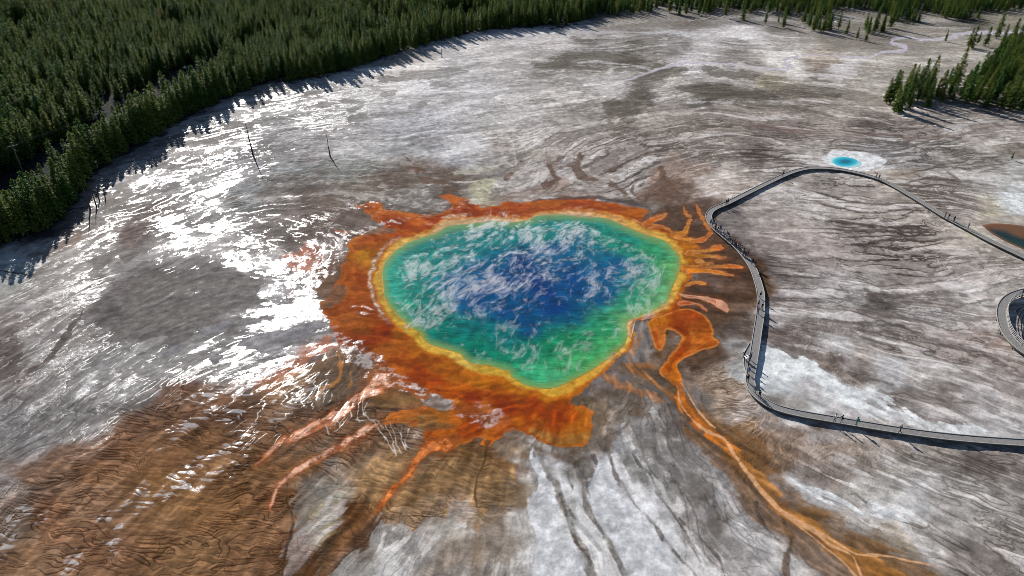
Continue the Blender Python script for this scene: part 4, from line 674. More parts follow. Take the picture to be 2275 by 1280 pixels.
# ------------------------------------------------------------------ the great spring: a water sheet over its basin
def water_sheet(name, poly, z, step, colfn, rough=.1, bump=.05, bscale=1.2):
    W = [G(p[0], p[1]) for p in poly]
    x0, x1 = min(p.x for p in W)-1, max(p.x for p in W)+1; y0, y1 = min(p.y for p in W)-1, max(p.y for p in W)+1
    xs = np.arange(x0, x1, step); ys = np.arange(y0, y1, step); gx, gy = np.meshgrid(xs, ys)
    nx, ny = len(xs), len(ys); gx = gx.ravel(); gy = gy.ravel()
    ins = sdf_poly([(p.x, p.y) for p in W], gx, gy)
    keep = ins > -step*1.2
    idx = -np.ones(nx*ny, int); idx[keep] = np.arange(keep.sum())
    r = np.arange(ny-1)[:, None]*nx+np.arange(nx-1)[None]
    q = np.stack([r, r+1, r+nx+1, r+nx], -1).reshape(-1, 4); q = q[(keep[q].all(1))]; q = idx[q]
    gx = gx[keep]; gy = gy[keep]; ins = ins[keep]
    # pull the fringe vertices on to the outline
    m = bpy.data.meshes.new(name); m.vertices.add(len(gx)); m.loops.add(len(q)*4); m.polygons.add(len(q))
    zz = np.where(ins < 0, z+ins*.35, z)
    m.vertices.foreach_set("co", np.stack([gx, gy, zz], 1).astype(F4).ravel())
    m.loops.foreach_set("vertex_index", q.astype(np.int32).ravel()); m.polygons.foreach_set("loop_start", np.arange(len(q), dtype=np.int32)*4)
    m.polygons.foreach_set("use_smooth", np.ones(len(q), bool)); m.update(calc_edges=True)
    u, v = PXs(gx, gy); c = colfn(gx.astype(F4), gy.astype(F4), u.astype(F4), v.astype(F4), ins.astype(F4))
    a = m.color_attributes.new("depth_tint", 'FLOAT_COLOR', 'POINT'); a.data.foreach_set("color", np.concatenate([c, np.ones((len(gx), 1))], 1).astype(F4).ravel())
    o = bpy.data.objects.new(name, m); SC.collection.objects.link(o); tag(o, kind="structure")
    M, N, L, P = newmat(name+"_water")
    t = N.new("ShaderNodeAttribute"); t.attribute_name = "depth_tint"; L.new(t.outputs["Color"], P.inputs["Base Color"])
    P.inputs["Roughness"].default_value = rough; P.inputs["IOR"].default_value = 1.33
    tc = N.new("ShaderNodeTexCoord"); mp = N.new("ShaderNodeMapping"); mp.inputs["Rotation"].default_value = (0, 0, .25); mp.inputs["Scale"].default_value = (.45, 1.6, 1); L.new(tc.outputs["Object"], mp.inputs[0])
    w = N.new("ShaderNodeTexNoise"); w.inputs["Scale"].default_value = bscale; w.inputs["Detail"].default_value = 3; w.inputs["Distortion"].default_value = .8; L.new(mp.outputs[0], w.inputs["Vector"])
    b = N.new("ShaderNodeBump"); b.inputs["Distance"].default_value = bump; b.inputs["Strength"].default_value = 1; L.new(w.outputs[0], b.inputs["Height"]); L.new(b.outputs[0], P.inputs["Normal"])
    m.materials.append(M); return o
PC = [(1190,640,'0c3a74'),(1240,680,'0c3c78'),(1150,590,'0c3f74'),(1100,640,'0d4a7e'),(1060,660,'0e5082'),(1010,640,'105e86'),(1280,620,'0e4a7e'),(1340,600,'105c84'),(1340,650,'0e527e'),(1240,560,'105a80'),(1100,570,'14667e'),(1180,720,'0e4c78'),(1130,700,'0e4a7a'),(1280,700,'105a76'),(1400,620,'12687c'),(1300,540,'146a7a'),(1420,590,'1a7c74'),(1060,600,'105c80'),
 (1190,500,'24877a'),(1280,500,'248876'),(1100,520,'238078'),(1020,540,'23827c'),(1350,520,'288c70'),(1400,550,'24866e'),(960,570,'208474'),(930,600,'288a7a'),(930,660,'177a6c'),(970,700,'137668'),(1000,740,'127a66'),(1060,770,'127c62'),(1110,800,'188864'),(1100,740,'127470'),(1180,770,'127a62'),(1240,770,'188258'),(1300,750,'208656'),(1350,720,'309460'),(1400,680,'309470'),(1440,640,'2a906a'),(1460,590,'369660'),(1450,550,'469a66'),
 (1180,830,'44a472'),(1220,840,'60b07c'),(1260,810,'50a462'),(1310,790,'5ca862'),(1360,750,'62a860'),(880,610,'4aa488'),(875,650,'409c80'),(890,690,'359674'),(900,570,'569684'),(1000,520,'388074'),(1490,600,'7caa62'),(1480,640,'8ab070'),(1440,690,'86ae70'),(1390,715,'8eb270')]
Pc = shep([(c[0], c[1]) for c in PC], [tuple(hx(c[2])) for c in PC], 1.7, 20, 1.4)
ISM = smooth_pts(INNER, 3, True)
def pool_col(x, y, u, v, ins):
    a = fbm(x, y, 9, 4, 1); b = fbm(x, y, 9, 4, 2); f = fbm(x, y, 1.6, 3, 5)
    s = fbm(x*.45+y*.1, y*1.7, 1.2, 3, 6)
    c = rlook(Pc, u+a*9, v+b*7)*np.exp(.14*f+.09*s)[:, None]
    pxm = FPX/(y*CT+CAMH*ST)
    d = sdf_poly(ISM, u+a*1.2, v+b*1.0)+.7*f
    yel = rlook(Yc, u, v)*np.exp(.08*f)[:, None]*.92
    gy = np.array(hx('7a9a52'), F4)[None]
    k1 = sstep(22, 2.5, d); k2 = sstep(4.5, -1.0, d)
    c = c**1.12*np.array([.66, .96, 1.0]); c = c+(gy-c)*(k1*.75)[:, None]; c = c+(yel-c)*k2[:, None]
    # darker ledge just inside the outer lip
    e = np.exp(-((d+1)/1.2)**2)*sstep(.2, .8, .5+.5*np.sin(u*.02)); c = c*(1-.2*e)[:, None]
    return c
pool = water_sheet("spring_water", smooth_pts(INNER, 3, True), .012, .22, pool_col, .08, .075, 1.1)
def turq(x, y, u, v, ins):
    q = np.clip(np.sqrt(((u-1878)/30)**2+((v-359.5)/11.5)**2), 0, 1.4)
    c0 = np.array(hx('066a80')); c1 = np.array(hx('22b4c6')); c2 = np.array(hx('a8d8d8'))
    k = sstep(.2, .8, q)[:, None]; k2 = sstep(.75, 1.1, q)[:, None]
    return (c0*(1-k)+c1*k)*(1-k2)+c2*k2
water_sheet("turquoise_pool_water", [(1846,353),(1855,349),(1875,348),(1895,352),(1910,359),(1916,366),(1905,371),(1885,373),(1862,369),(1848,361)], .05, .5, turq, .12, .03)
def rightp(x, y, u, v, ins):
    k = sstep(-6, 8, v+fbm(x, y, 6, 2, 1)*3-(522+(u-2240)*.25))[:, None]
    c = np.array(hx('6e471c'))*(1-k)+np.array(hx('14281e'))*k
    g = sstep(3, 10, v-(525+(u-2240)*.2))[:, None]*.4; c = c*(1-g)+np.array(hx('173a28'))*g
    e = sstep(1.2, .0, ins)[:, None]; return c*(1-e*.6)+np.array(hx('8a5a2c'))*e*.6
water_sheet("amber_pool_water", [(2184,501),(2200,497),(2225,497),(2260,500),(2300,506),(2360,520),(2380,550),(2350,575),(2300,566),(2262,549),(2235,537),(2210,523),(2193,511)], .05, .4, rightp, .1, .03)
def darkp(x, y, u, v, ins):
    k = sstep(0, 2.5, ins)[:, None]; return np.array(hx('33363a'))*(1-k)+np.array(hx('0c1424'))*k
water_sheet("dark_pool_water", [(2258,690),(2275,682),(2320,676),(2380,690),(2400,740),(2370,790),(2310,800),(2278,770),(2271,745),(2276,725),(2266,708)], .05, .4, darkp, .1, .03)

# ------------------------------------------------------------------ boardwalks
deckm = simple_mat("weathered_plank", hx('827f7c'), .85, .18, 2.5)
kerbm = simple_mat("pale_kerb_timber", hx('a8a49f'), .8, .1, 5)
darkw = simple_mat("dark_timber", hx('5a544e'), .85, .15, 5)  # darker timber of the beams, posts and sign legs
N = deckm.node_tree.nodes; L = deckm.node_tree.links
def walkway(name, path, width, h, label, posts_every, rail=None, bump_out=None):
    P3 = [G(u, v) for u, v in smooth_pts(path, 8, False)]
    # resample evenly
    pts = [P3[0]]; acc = 0
    for a, b in zip(P3[:-1], P3[1:]):
        pts.append(b)
    out = [pts[0]]; need = 1.0
    for p in pts[1:]:
        while (p-out[-1]).length > need: out.append(out[-1]+(p-out[-1]).normalized()*need)
    pts = [Vector((p.x, p.y, h)) for p in out]
    root = bpy.data.objects.new(name, None); SC.collection.objects.link(root); root.location = (pts[0].x, pts[0].y, 0)
    tag(root, label, "boardwalk")
    off = Vector((pts[0].x, pts[0].y, 0)); loc = [p-off for p in pts]
    w = width/2
    m = MB(); m.sweep(loc, [(-w, 0), (w, 0), (w, -.06), (-w, -.06)]); o = link("deck", m.mesh("deck", [deckm]), root)
    # plank gaps as thin cross battens
    pl = MB()
    for s in (-1, 1):
        k = MB(); k.sweep(loc, [(s*w-.06, .11), (s*w+.06, .11), (s*w+.06, .004), (s*w-.06, .004)]); link("kerb", k.mesh("kerb", [kerbm]), root)
        b = MB(); b.sweep(loc, [(s*(w-.12)-.05, -.065), (s*(w-.12)+.05, -.065), (s*(w-.12)+.05, -.34), (s*(w-.12)-.05, -.34)]); link("beam", b.mesh("beam", [darkw]), root)
    pm = MB(); pm.box((0, 0, (h-.07)/2-.1), (.16, .16, h-.07+.2)); pmesh = pm.mesh("post", [darkw]); cnt = 0; accum = 0
    for i in range(1, len(loc)):
        accum += (loc[i]-loc[i-1]).length
        if accum >= posts_every:
            accum = 0; d = (loc[i]-loc[i-1]).normalized(); rt = Vector((d.y, -d.x, 0))
            for s in (-1, 1):
                if cnt < 98:
                    q = loc[i]+rt*s*(w-.25); link("post", pmesh, root, (q.x, q.y, 0)); cnt += 1
    if rail:
        s = rail; rt_ = []
        for i, p in enumerate(loc):
            d = (loc[min(i+1, len(loc)-1)]-loc[max(i-1, 0)]).normalized(); rt_.append(p+Vector((d.y, -d.x, 0))*s*(w-.05))
        for zz in (.4, .75, 1.1):
            k = MB(); k.tube([p+Vector((0, 0, zz)) for p in rt_], .055, 5); link("handrail", k.mesh("handrail", [kerbm]), root)
        bp_ = MB(); bp_.box((0, 0, .53), (.12, .12, 1.2)); bm_ = bp_.mesh("rail_post", [kerbm])
        for p in rt_[::2]: link("rail_post", bm_, root, p)
    return pts, root
WALK = [(2400,640),(2330,604),(2275,577),(2200,541),(2150,514),(2100,487),(2060,462),(2000,426),(1960,405),(1930,395),(1890,385),(1860,380),(1830,377.5),(1800,377.5),(1770,383),(1740,394),(1700,413),(1650,438),(1612,457),(1588,467),(1576,477),(1574,490),(1584,508),(1608,530),(1634,552),(1654,575),(1671,600),(1682,630),(1689,660),(1688,700),(1682,740),(1676,780),(1669,820),(1665,850),(1672,874),(1695,897),(1730,914),(1780,926),(1850,938),(1950,955),(2050,970),(2150,981),(2275,990),(2420,998)]
wpts, wroot = walkway("boardwalk", WALK, 1.55, .62, "long low grey boardwalk curving between the rainbow spring and the pale flats", 7.0)
# plank joints on the deck material (boards laid across the path read as fine bands)
# viewing bay widening on the pool side
bay = [G(u, v) for u, v in [(1664,768),(1652,790),(1650,815),(1657,838),(1663,846)]]
off = wroot.location.copy()
m = MB(); top = []
inner = [G(u, v) for u, v in [(1668,768),(1668,790),(1665,815),(1662,838),(1664,846)]]
n_ = len(bay); vs = [p-off+Vector((0, 0,   .615)) for p in bay]+[p-off+Vector((0, 0,   .615)) for p in inner]; vs += [v-Vector((0, 0, .1)) for v in vs]
fs = []
for i in range(n_-1):
    fs += [(i, i+1, n_+i+1, n_+i), (2*n_+i, 3*n_+i, 3*n_+i+1, 2*n_+i+1), (i, 2*n_+i, 2*n_+i+1, i+1)]
m.add(vs, fs); link("viewing_bay", m.mesh("viewing_bay", [deckm]), wroot)
k = MB(); k.tube([p-off+Vector((0, 0, .69)) for p in bay], .08, 5); link("bay_kerb", k.mesh("bay_kerb", [kerbm]), wroot)
LOOP = [(2420,690),(2370,655),(2320,645),(2285,653),(2258,660),(2238,670),(2226,684),(2221,700),(2222,718),(2228,740),(2240,760),(2256,777),(2275,792),(2310,815),(2350,850)]
lpts, lroot = walkway("loop_boardwalk", LOOP, 1.75, 1.0, "raised boardwalk with inner railings looping round the dark pool at the right edge", 4.0, rail=-1)

# ------------------------------------------------------------------ interpretive sign in the bay
sg = bpy.data.objects.new("wayside_sign", None); SC.collection.objects.link(sg); p = G(1655, 808); sg.location = (p.x, p.y, .62)
tag(sg, "low white tilted information panel on two legs in the boardwalk viewing bay", "sign")
white = simple_mat("white_panel", hx('d8d8d8'), .5, .04, 2)
m = MB(); m.box((0, 0, 0), (.6, .9, .05)); o = link("panel", m.mesh("panel", [white]), sg, (0, 0, 1.0)); o.rotation_euler = (0, math.radians(-28), math.radians(5))
for s in (-1, 1):
    m = MB(); m.box((0, 0, .48), (.07, .07, .96)); link("leg", m.mesh("leg", [darkw]), sg, (.02, .33*s, 0))
# ------------------------------------------------------------------ conifers
bark = simple_mat("pine_bark", (.075, .06, .05), .9, .3, 4)
snagm = simple_mat("bleached_snag_wood", (.07, .06, .055), .85, .25, 5)
def needle_mat(name, c1, c2):
    m, N, L, P = newmat(name)
    oi = N.new("ShaderNodeObjectInfo"); at = N.new("ShaderNodeAttribute"); at.attribute_name = "clump"
    mixr = N.new("ShaderNodeMix"); mixr.data_type = 'RGBA'; mixr.inputs[6].default_value = (*c1, 1); mixr.inputs[7].default_value = (*c2, 1)
    L.new(oi.outputs["Random"], mixr.inputs[0])
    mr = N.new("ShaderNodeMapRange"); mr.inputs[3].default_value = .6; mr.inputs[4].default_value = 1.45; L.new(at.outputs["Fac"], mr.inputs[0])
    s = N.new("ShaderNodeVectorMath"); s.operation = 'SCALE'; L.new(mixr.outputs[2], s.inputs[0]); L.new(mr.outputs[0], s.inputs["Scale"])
    L.new(s.outputs[0], P.inputs["Base Color"]); P.inputs["Roughness"].default_value = .7; P.inputs["Specular IOR Level"].default_value = .08
    tr = N.new("ShaderNodeBsdfTranslucent"); L.new(s.outputs[0], tr.inputs[0]); ms = N.new("ShaderNodeMixShader"); ms.inputs[0].default_value = .38
    out = N["Material Output"]; L.new(P.outputs[0], ms.inputs[1]); L.new(tr.outputs[0], ms.inputs[2]); L.new(ms.outputs[0], out.inputs[0])
    return m
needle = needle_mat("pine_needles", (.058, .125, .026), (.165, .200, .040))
def crown_mesh(name, H, R, seed, dens=1.0, base=.12, mat=None):
    r = np.random.default_rng(seed); vs = []; fs = []; cl = []
    nb = int(120*dens)
    for i in range(nb):
        t = (i+r.random())/nb; t = t**.92; z = H*(base+(1-base)*t)
        prof = (1-t)**.62*(.78+.22*math.sin(min(1, t*4)*math.pi/2)) ; L_ = R*prof*(.62+.6*r.random())+.12
        a = i*2.399+r.normal()*.4; droop = -.10-.25*(1-t)+.5*t*r.random()
        ca, sa = math.cos(a), math.sin(a)
        nseg = max(2, int(L_/.45)); shade = r.random()
        for k in range(nseg):
            f = (k+.75)/nseg; rr = L_*f; zz = z+droop*rr+r.normal()*.06
            sz = (.34+.3*(1-f))*(.8+.5*r.random())*(.6+.4*(1-t))*1.25
            for q in range(2):
                tilt = r.normal()*.5; az = a+r.normal()*.7; c2, s2 = math.cos(az), math.sin(az)
                cx, cy = ca*rr+r.normal()*.12, sa*rr+r.normal()*.12; cz = zz+r.normal()*.08
                ux = Vector((c2, s2, tilt*.5-.15))*sz; vx = Vector((-s2, c2, r.normal()*.5))*sz*.62
                o = len(vs); c = Vector((cx, cy, cz))
                vs += [c-ux*.7, c-vx*.8+ux*.1, c+ux, c+vx*.8+ux*.15]
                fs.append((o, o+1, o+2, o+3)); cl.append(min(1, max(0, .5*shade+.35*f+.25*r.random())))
    # spire
    for k in range(8):
        a = k*2.4; o = len(vs); z = H*(.93+.012*k)
        vs += [Vector((0, 0, z)), Vector((math.cos(a)*.32, math.sin(a)*.32, z-.05)), Vector((0, 0, z+.4)), Vector((-math.sin(a)*.2, math.cos(a)*.2, z+.1))]; fs.append((o, o+1, o+2, o+3)); cl.append(.7)
    m = bpy.data.meshes.new(name); m.from_pydata([tuple(v) for v in vs], [], fs)
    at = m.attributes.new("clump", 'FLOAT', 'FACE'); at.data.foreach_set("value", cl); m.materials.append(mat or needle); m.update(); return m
def trunk_mesh(name, H, r0, seed, mat=None, lean=0):
    r = np.random.default_rng(seed); mb = MB()
    pts = [(lean*z*z/H+.02*r.normal(), .02*r.normal(), z-.3 if z == 0 else z) for z in np.linspace(0, H*.97, 6)]
    mb.tube(pts, [r0*(1-.9*k/5) for k in range(6)], 6)
    return mb.mesh(name, [mat or bark], True)
PROT = []
for k, (H, R, dens, base) in enumerate([(13, 2.5, 1.0, .10), (12, 2.2, .9, .16), (14, 2.6, 1.1, .08), (11, 2.3, .95, .06), (13.5, 2.1, .85, .2), (10, 2.0, .8, .05)]):
    PROT.append((trunk_mesh("trunk", H, .17, 100+k), crown_mesh("crown", H, R, 50+k, dens, base), H))
YOUNG = (trunk_mesh("trunk", 5, .08, 300), crown_mesh("crown", 5, 1.25, 301, .45, .03), 5)

def inpoly(P, u, v):
    ins = np.zeros(u.shape, bool); n = len(P)
    for i in range(n):
        a = P[i]; b = P[(i+1) % n]
        if a[1] == b[1]: continue
        ins ^= ((a[1] <= v) != (b[1] <= v)) & (u < (b[0]-a[0])*(v-a[1])/(b[1]-a[1])+a[0])
    return ins
EDGE = [(-260,640),(-120,585),(0,545),(60,528),(100,512),(140,480),(165,455),(185,418),(205,392),(240,365),(290,335),(330,312),(370,290),(420,258),(470,235),(520,212),(560,196),(610,186),(660,178),(700,172),(760,158),(800,146),(850,128),(890,116),(930,106),(965,94),(1000,86),(1050,72),(1100,66),(1180,62),(1275,54),(1300,42),(1330,25),(1360,10),(1380,-60),(1300,-130),(-600,-130),(-900,200),(-700,640)]
GAPB = [(-260,540),(-120,480),(0,398),(60,368),(120,328),(168,295),(230,246),(289,210),(370,166),(470,130),(540,103),(600,80),(650,67),(700,62)]
GAP = GAPB+[(700,72),(650,84),(600,104),(540,142),(470,190),(370,250),(289,298),(230,338),(168,396),(120,434),(60,470),(0,502),(-120,570),(-260,620)]
CLR = [(790,50),(860,52),(930,68),(960,78),(900,82),(850,70),(800,62)]
FARR = [(1290,50),(1340,30),(1420,44),(1500,52),(1560,34),(1620,22),(1680,32),(1740,56),(1830,76),(1900,84),(1960,72),(2000,58),(2060,64),(2110,58),(2150,44),(2180,40),(2220,28),(2290,22),(2500,20),(2500,-130),(1290,-130)]
ISLE = [(1962,232),(1985,252),(2010,256),(2045,240),(2080,232),(2120,236),(2170,238),(2230,244),(2300,250),(2380,255),(2450,250),(2450,90),(2290,92),(2250,98),(2215,120),(2200,150),(2180,175),(2120,190),(2060,200),(2020,205),(1990,214)]
def scatter(poly, dens, minpx=None):
    Wp = [G(*p) for p in poly]; x0, x1 = min(p.x for p in Wp), max(p.x for p in Wp); y0, y1 = min(p.y for p in Wp), min(max(p.y for p in Wp), 1500)
    n = int((x1-x0)*(y1-y0)*dens); x = RNG.uniform(x0, x1, n); y = RNG.uniform(y0, y1, n); u, v = PXs(x, y)
    k = inpoly(poly, u, v) & (u > -260) & (u < 2500); return x[k], y[k], u[k], v[k]
trees = []
def thin(x, y, u, v, rmin):
    """poisson-like thinning on a hash grid"""
    cell = {}; keep = []
    for i in range(len(x)):
        c = (int(x[i]//rmin), int(y[i]//rmin)); ok = True
        for dx in (-1, 0, 1):
            for dy in (-1, 0, 1):
                for j in cell.get((c[0]+dx, c[1]+dy), ()):
                    if (x[i]-x[j])**2+(y[i]-y[j])**2 < rmin*rmin: ok = False
        if ok: cell.setdefault(c, []).append(i); keep.append(i)
    return keep
x, y, u, v = scatter(EDGE, .24)
k = ~inpoly(GAP, u, v) & ~inpoly(CLR, u, v) & (v > -75); x, y, u, v = x[k], y[k], u[k], v[k]
edge_gap = fbm(x.astype(F4), y.astype(F4), 26, 3, 2)
for i in thin(x, y, u, v, 2.05):
    if v[i] > 250 or edge_gap[i] > -1.3: trees.append((x[i], y[i], u[i], v[i], 'west'))
bandp = [(q[0], q[1]) for q in EDGE[2:24]]
bandp = bandp+[(a, b-8-12*float(sstep(90, 500, np.float64(b)))) for a, b in bandp[::-1]]
x, y, u, v = scatter(bandp, .5)
bn = fbm(x.astype(F4), y.astype(F4), 11, 3, 9)
for i in thin(x, y, u, v, 1.9):
    if bn[i] > -.75: trees.append((x[i], y[i], u[i], v[i], 'west'))
x, y, u, v = scatter(FARR, .10); k = v > -75; x, y, u, v = x[k], y[k], u[k], v[k]
cl = fbm(x.astype(F4), y.astype(F4), 22, 3, 3)
for i in thin(x, y, u, v, 2.6):
    deep = max(0, (46-v[i])/60)
    if cl[i] > .55-3.4*deep: trees.append((x[i], y[i], u[i], v[i], 'far'))
x, y, u, v = scatter(ISLE, .11); cl = fbm(x.astype(F4), y.astype(F4), 12, 3, 4)
for i in thin(x, y, u, v, 2.6):
    if cl[i] > -1.1: trees.append((x[i], y[i], u[i], v[i], 'isle'))
LONE = [(1903,88,.5),(1923,92,.45),(1880,78,.6),(2150,108,.8),(2158,106,1),(2172,98,.5),(2188,104,.8),(2214,86,1),(2240,110,.7),(2228,95,.7),(2100,92,.4),(2176,178,.9),(2196,165,1),(2060,238,1),(1968,230,.7),(2247,355,.2),(1700,55,.6),(1650,45,.8),(1740,62,.6),(1610,40,.8)]
for (uu, vv, s) in LONE:
    p = G(uu, vv); trees.append((p.x, p.y, uu, vv, 'lone%.2f' % s))
T = []
for (x, y, u, v, z) in trees:
    gz = ground_z(x, y); h = float(np.clip(RNG.normal(1.0, .2), .5, 1.4))
    if z == 'isle': h *= .80
    if z == 'far': h *= .68
    if z == 'west': h *= .84
    if z.startswith('lone'): h = float(z[4:])
    k = int(RNG.integers(0, 6)); H = PROT[k][2]*h
    scale = H*FPX/(y*CT+(CAMH-gz)*ST)
    inframe = -30 < u < 2300 and v - scale < 1280 and v > -60 and u > -20 and v-10 > -5
    T.append([x, y, gz, h, k, float(RNG.uniform(0, 6.28)), z, u, v, scale if inframe else 0])
T.sort(key=lambda t: -t[9])
first, rest = T[:300], T[300:]
OR = {1:"first",2:"second",3:"third",4:"fourth",5:"fifth",6:"sixth",7:"seventh",8:"eighth",9:"ninth",10:"tenth",11:"eleventh",12:"twelfth",13:"thirteenth",14:"fourteenth",15:"fifteenth",16:"sixteenth",17:"seventeenth",18:"eighteenth",19:"nineteenth"}
TENS = {2:"twent",3:"thirt",4:"fort",5:"fift",6:"sixt",7:"sevent",8:"eight",9:"ninet"}
def ordw(n):
    if n < 20: return OR[n]
    if n >= 100: return "hundred and "+ordw(n-100) if n > 100 else "hundredth"
    return TENS[n//10]+("ieth" if n % 10 == 0 else "y-"+OR[n % 10])
FRONT = [(150,500),(180,380),(280,300),(440,212),(560,150),(700,80),(1000,60),(1100,100),(700,200),(200,500)]
buckets = {}
for t in first:
    z, u, v = t[6], t[7], t[8]
    if z.startswith('lone'): continue
    if z == 'west':
        if v > 440: k = ("clump", 0)
        elif inpoly(FRONT, np.array([u]), np.array([v]))[0]: k = ("front", 0)
        else: k = ("behind", int((440-v)//28))
    else: k = (z, 0)
    buckets.setdefault(k, []).append(t)
LAB = {}
for k, L_ in buckets.items():
    L_.sort(key=lambda t: t[7])
    for i, t in enumerate(L_):
        tall = 'tall' if t[3] > 1.0 else ('short' if t[3] < .78 else 'middling'); o_ = ordw(i+1)
        if k[0] == 'clump': LAB[id(t)] = (f"{tall} pine, {o_} from the left in the nearest clump at lower left", "pines of the lower left clump")
        elif k[0] == 'front': LAB[id(t)] = (f"{tall} pine, {o_} from the left in the forest's front row by the shining flats", "pines of the forest's front row")
        elif k[0] == 'behind': LAB[id(t)] = (f"{tall} pine, {o_} from the left in the {ordw(k[1]+1)} rank up behind the power line", "pines behind the power line gap")
        elif k[0] == 'isle': LAB[id(t)] = (f"{tall} dark pine, {o_} from the left in the small grove on the right", "pines of the small grove on the right")
        else: LAB[id(t)] = (f"{tall} pine, {o_} from the left in the open stand beyond the far flats", "pines beyond the far flats")
lone_words = {}
def place_tree(t, trunk, crown, name="pine_tree"):
    r = link(name, trunk, None, (t[0], t[1], t[2])) if False else bpy.data.objects.new(name, None)
    SC.collection.objects.link(r); r.location = (t[0], t[1], t[2]); r.scale = (t[3],)*3; r.rotation_euler = (0, 0, t[5])
    link("trunk", trunk, r); link("crown", crown, r); return r
LL = {(1903,88):"tiny lone pine left of two standing on the grey ground before the far stand",(1923,92):"tiny lone pine right of two standing on the grey ground before the far stand",(1880,78):"small pine at the front tip of the far stand",
 (2150,108):"pine on the left end of the thin row below the pale far stream",(2158,106):"tall pine second from the left in the thin row below the far stream",(2172,98):"little pine between taller ones below the far stream",(2188,104):"bushy pine in the thin row below the far stream, left of the tallest",(2214,86):"tall single pine rising against the pale far stream",(2240,110):"pine where the thin row meets the right hand wood",(2228,95):"short pine behind the end of the thin row at right",
 (2100,92):"small isolated shrubby pine beside the bend of the far stream",(2176,178):"slender pine on the upper edge of the right grove",(2196,165):"tall pine topping the upper edge of the right grove",(2060,238):"tall pine at the near edge of the right grove",(1968,230):"small pine at the leftmost tip of the right grove",(2247,355):"low dark bush on the pale ground at the right edge"}
for t in first+[q for q in rest if q[6].startswith('lone')]:
    tr, cr, H = PROT[t[4]]
    r = place_tree(t, tr, cr)
    if t[6].startswith('lone'):
        key = min(LL, key=lambda q: (q[0]-t[7])**2+(q[1]-t[8])**2)
        if (key[0]-t[7])**2+(key[1]-t[8])**2 < 9: tag(r, LL[key], "tree")
        else: tag(r, f"scattered pine on bare grey ground before the far stand, {ordw([1610, 1650, 1700, 1740].index(int(round(t[7])))+1)} from the left", "tree", "pines scattered before the far stand")
    else:
        lb, gr = LAB[id(t)]; tag(r, lb, "tree", gr)
rest = [q for q in rest if not q[6].startswith('lone')]
print("TREES", len(first), len(rest))
# the forest beyond: one object, trees scattered on its points
protcol = bpy.data.collections.new("forest_source")
for k, (tr, cr, H) in enumerate(PROT):
    # joined trunk and crown
    m = bpy.data.meshes.new("forest_tree"); v1 = [tuple(q.co) for q in tr.vertices]; f1 = [tuple(q.vertices) for q in tr.polygons]
    v2 = [tuple(q.co) for q in cr.vertices]; f2 = [tuple(a+len(v1) for a in q.vertices) for q in cr.polygons]
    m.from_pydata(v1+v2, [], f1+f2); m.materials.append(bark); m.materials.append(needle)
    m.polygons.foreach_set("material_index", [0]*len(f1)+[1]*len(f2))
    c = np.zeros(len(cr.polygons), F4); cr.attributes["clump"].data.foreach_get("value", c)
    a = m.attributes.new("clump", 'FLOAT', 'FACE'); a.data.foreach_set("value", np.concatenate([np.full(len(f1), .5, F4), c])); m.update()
    o = bpy.data.objects.new("forest_tree_%s" % "abcdef"[k], m); protcol.objects.link(o)
fm = bpy.data.meshes.new("forest"); fm.vertices.add(len(rest)); fm.vertices.foreach_set("co", np.array([t[:3] for t in rest], F4).ravel())
for nm, ty, vals in (("sc", 'FLOAT', [t[3] for t in rest]), ("kind_index", 'INT', [t[4] for t in rest]), ("rot", 'FLOAT', [t[5] for t in rest])):
    a = fm.attributes.new(nm, ty, 'POINT'); a.data.foreach_set("value", vals)
fo = bpy.data.objects.new("forest", fm); SC.collection.objects.link(fo)
tag(fo, "dense dark green conifer forest filling the upper left and the far edge", "forest", kind="stuff")
ng = bpy.data.node_groups.new("forest_scatter", 'GeometryNodeTree')
ng.interface.new_socket("Geometry", in_out='INPUT', socket_type='NodeSocketGeometry'); ng.interface.new_socket("Geometry", in_out='OUTPUT', socket_type='NodeSocketGeometry')
N = ng.nodes; L = ng.links; gi = N.new("NodeGroupInput"); go = N.new("NodeGroupOutput")
ip = N.new("GeometryNodeInstanceOnPoints"); ci = N.new("GeometryNodeCollectionInfo"); ci.inputs[0].default_value = protcol; ci.inputs["Separate Children"].default_value = True; ci.inputs["Reset Children"].default_value = True
def na(nm, ty):
    n = N.new("GeometryNodeInputNamedAttribute"); n.data_type = ty; n.inputs[0].default_value = nm; return n.outputs[0]
cx_ = N.new("ShaderNodeCombineXYZ"); L.new(na("rot", 'FLOAT'), cx_.inputs[2])
L.new(gi.outputs[0], ip.inputs["Points"]); L.new(ci.outputs[0], ip.inputs["Instance"]); ip.inputs["Pick Instance"].default_value = True
L.new(na("kind_index", 'INT'), ip.inputs["Instance Index"]); L.new(cx_.outputs[0], ip.inputs["Rotation"]); L.new(na("sc", 'FLOAT'), ip.inputs["Scale"])
L.new(ip.outputs[0], go.inputs[0])
md = fo.modifiers.new("scatter", 'NODES'); md.node_group = ng

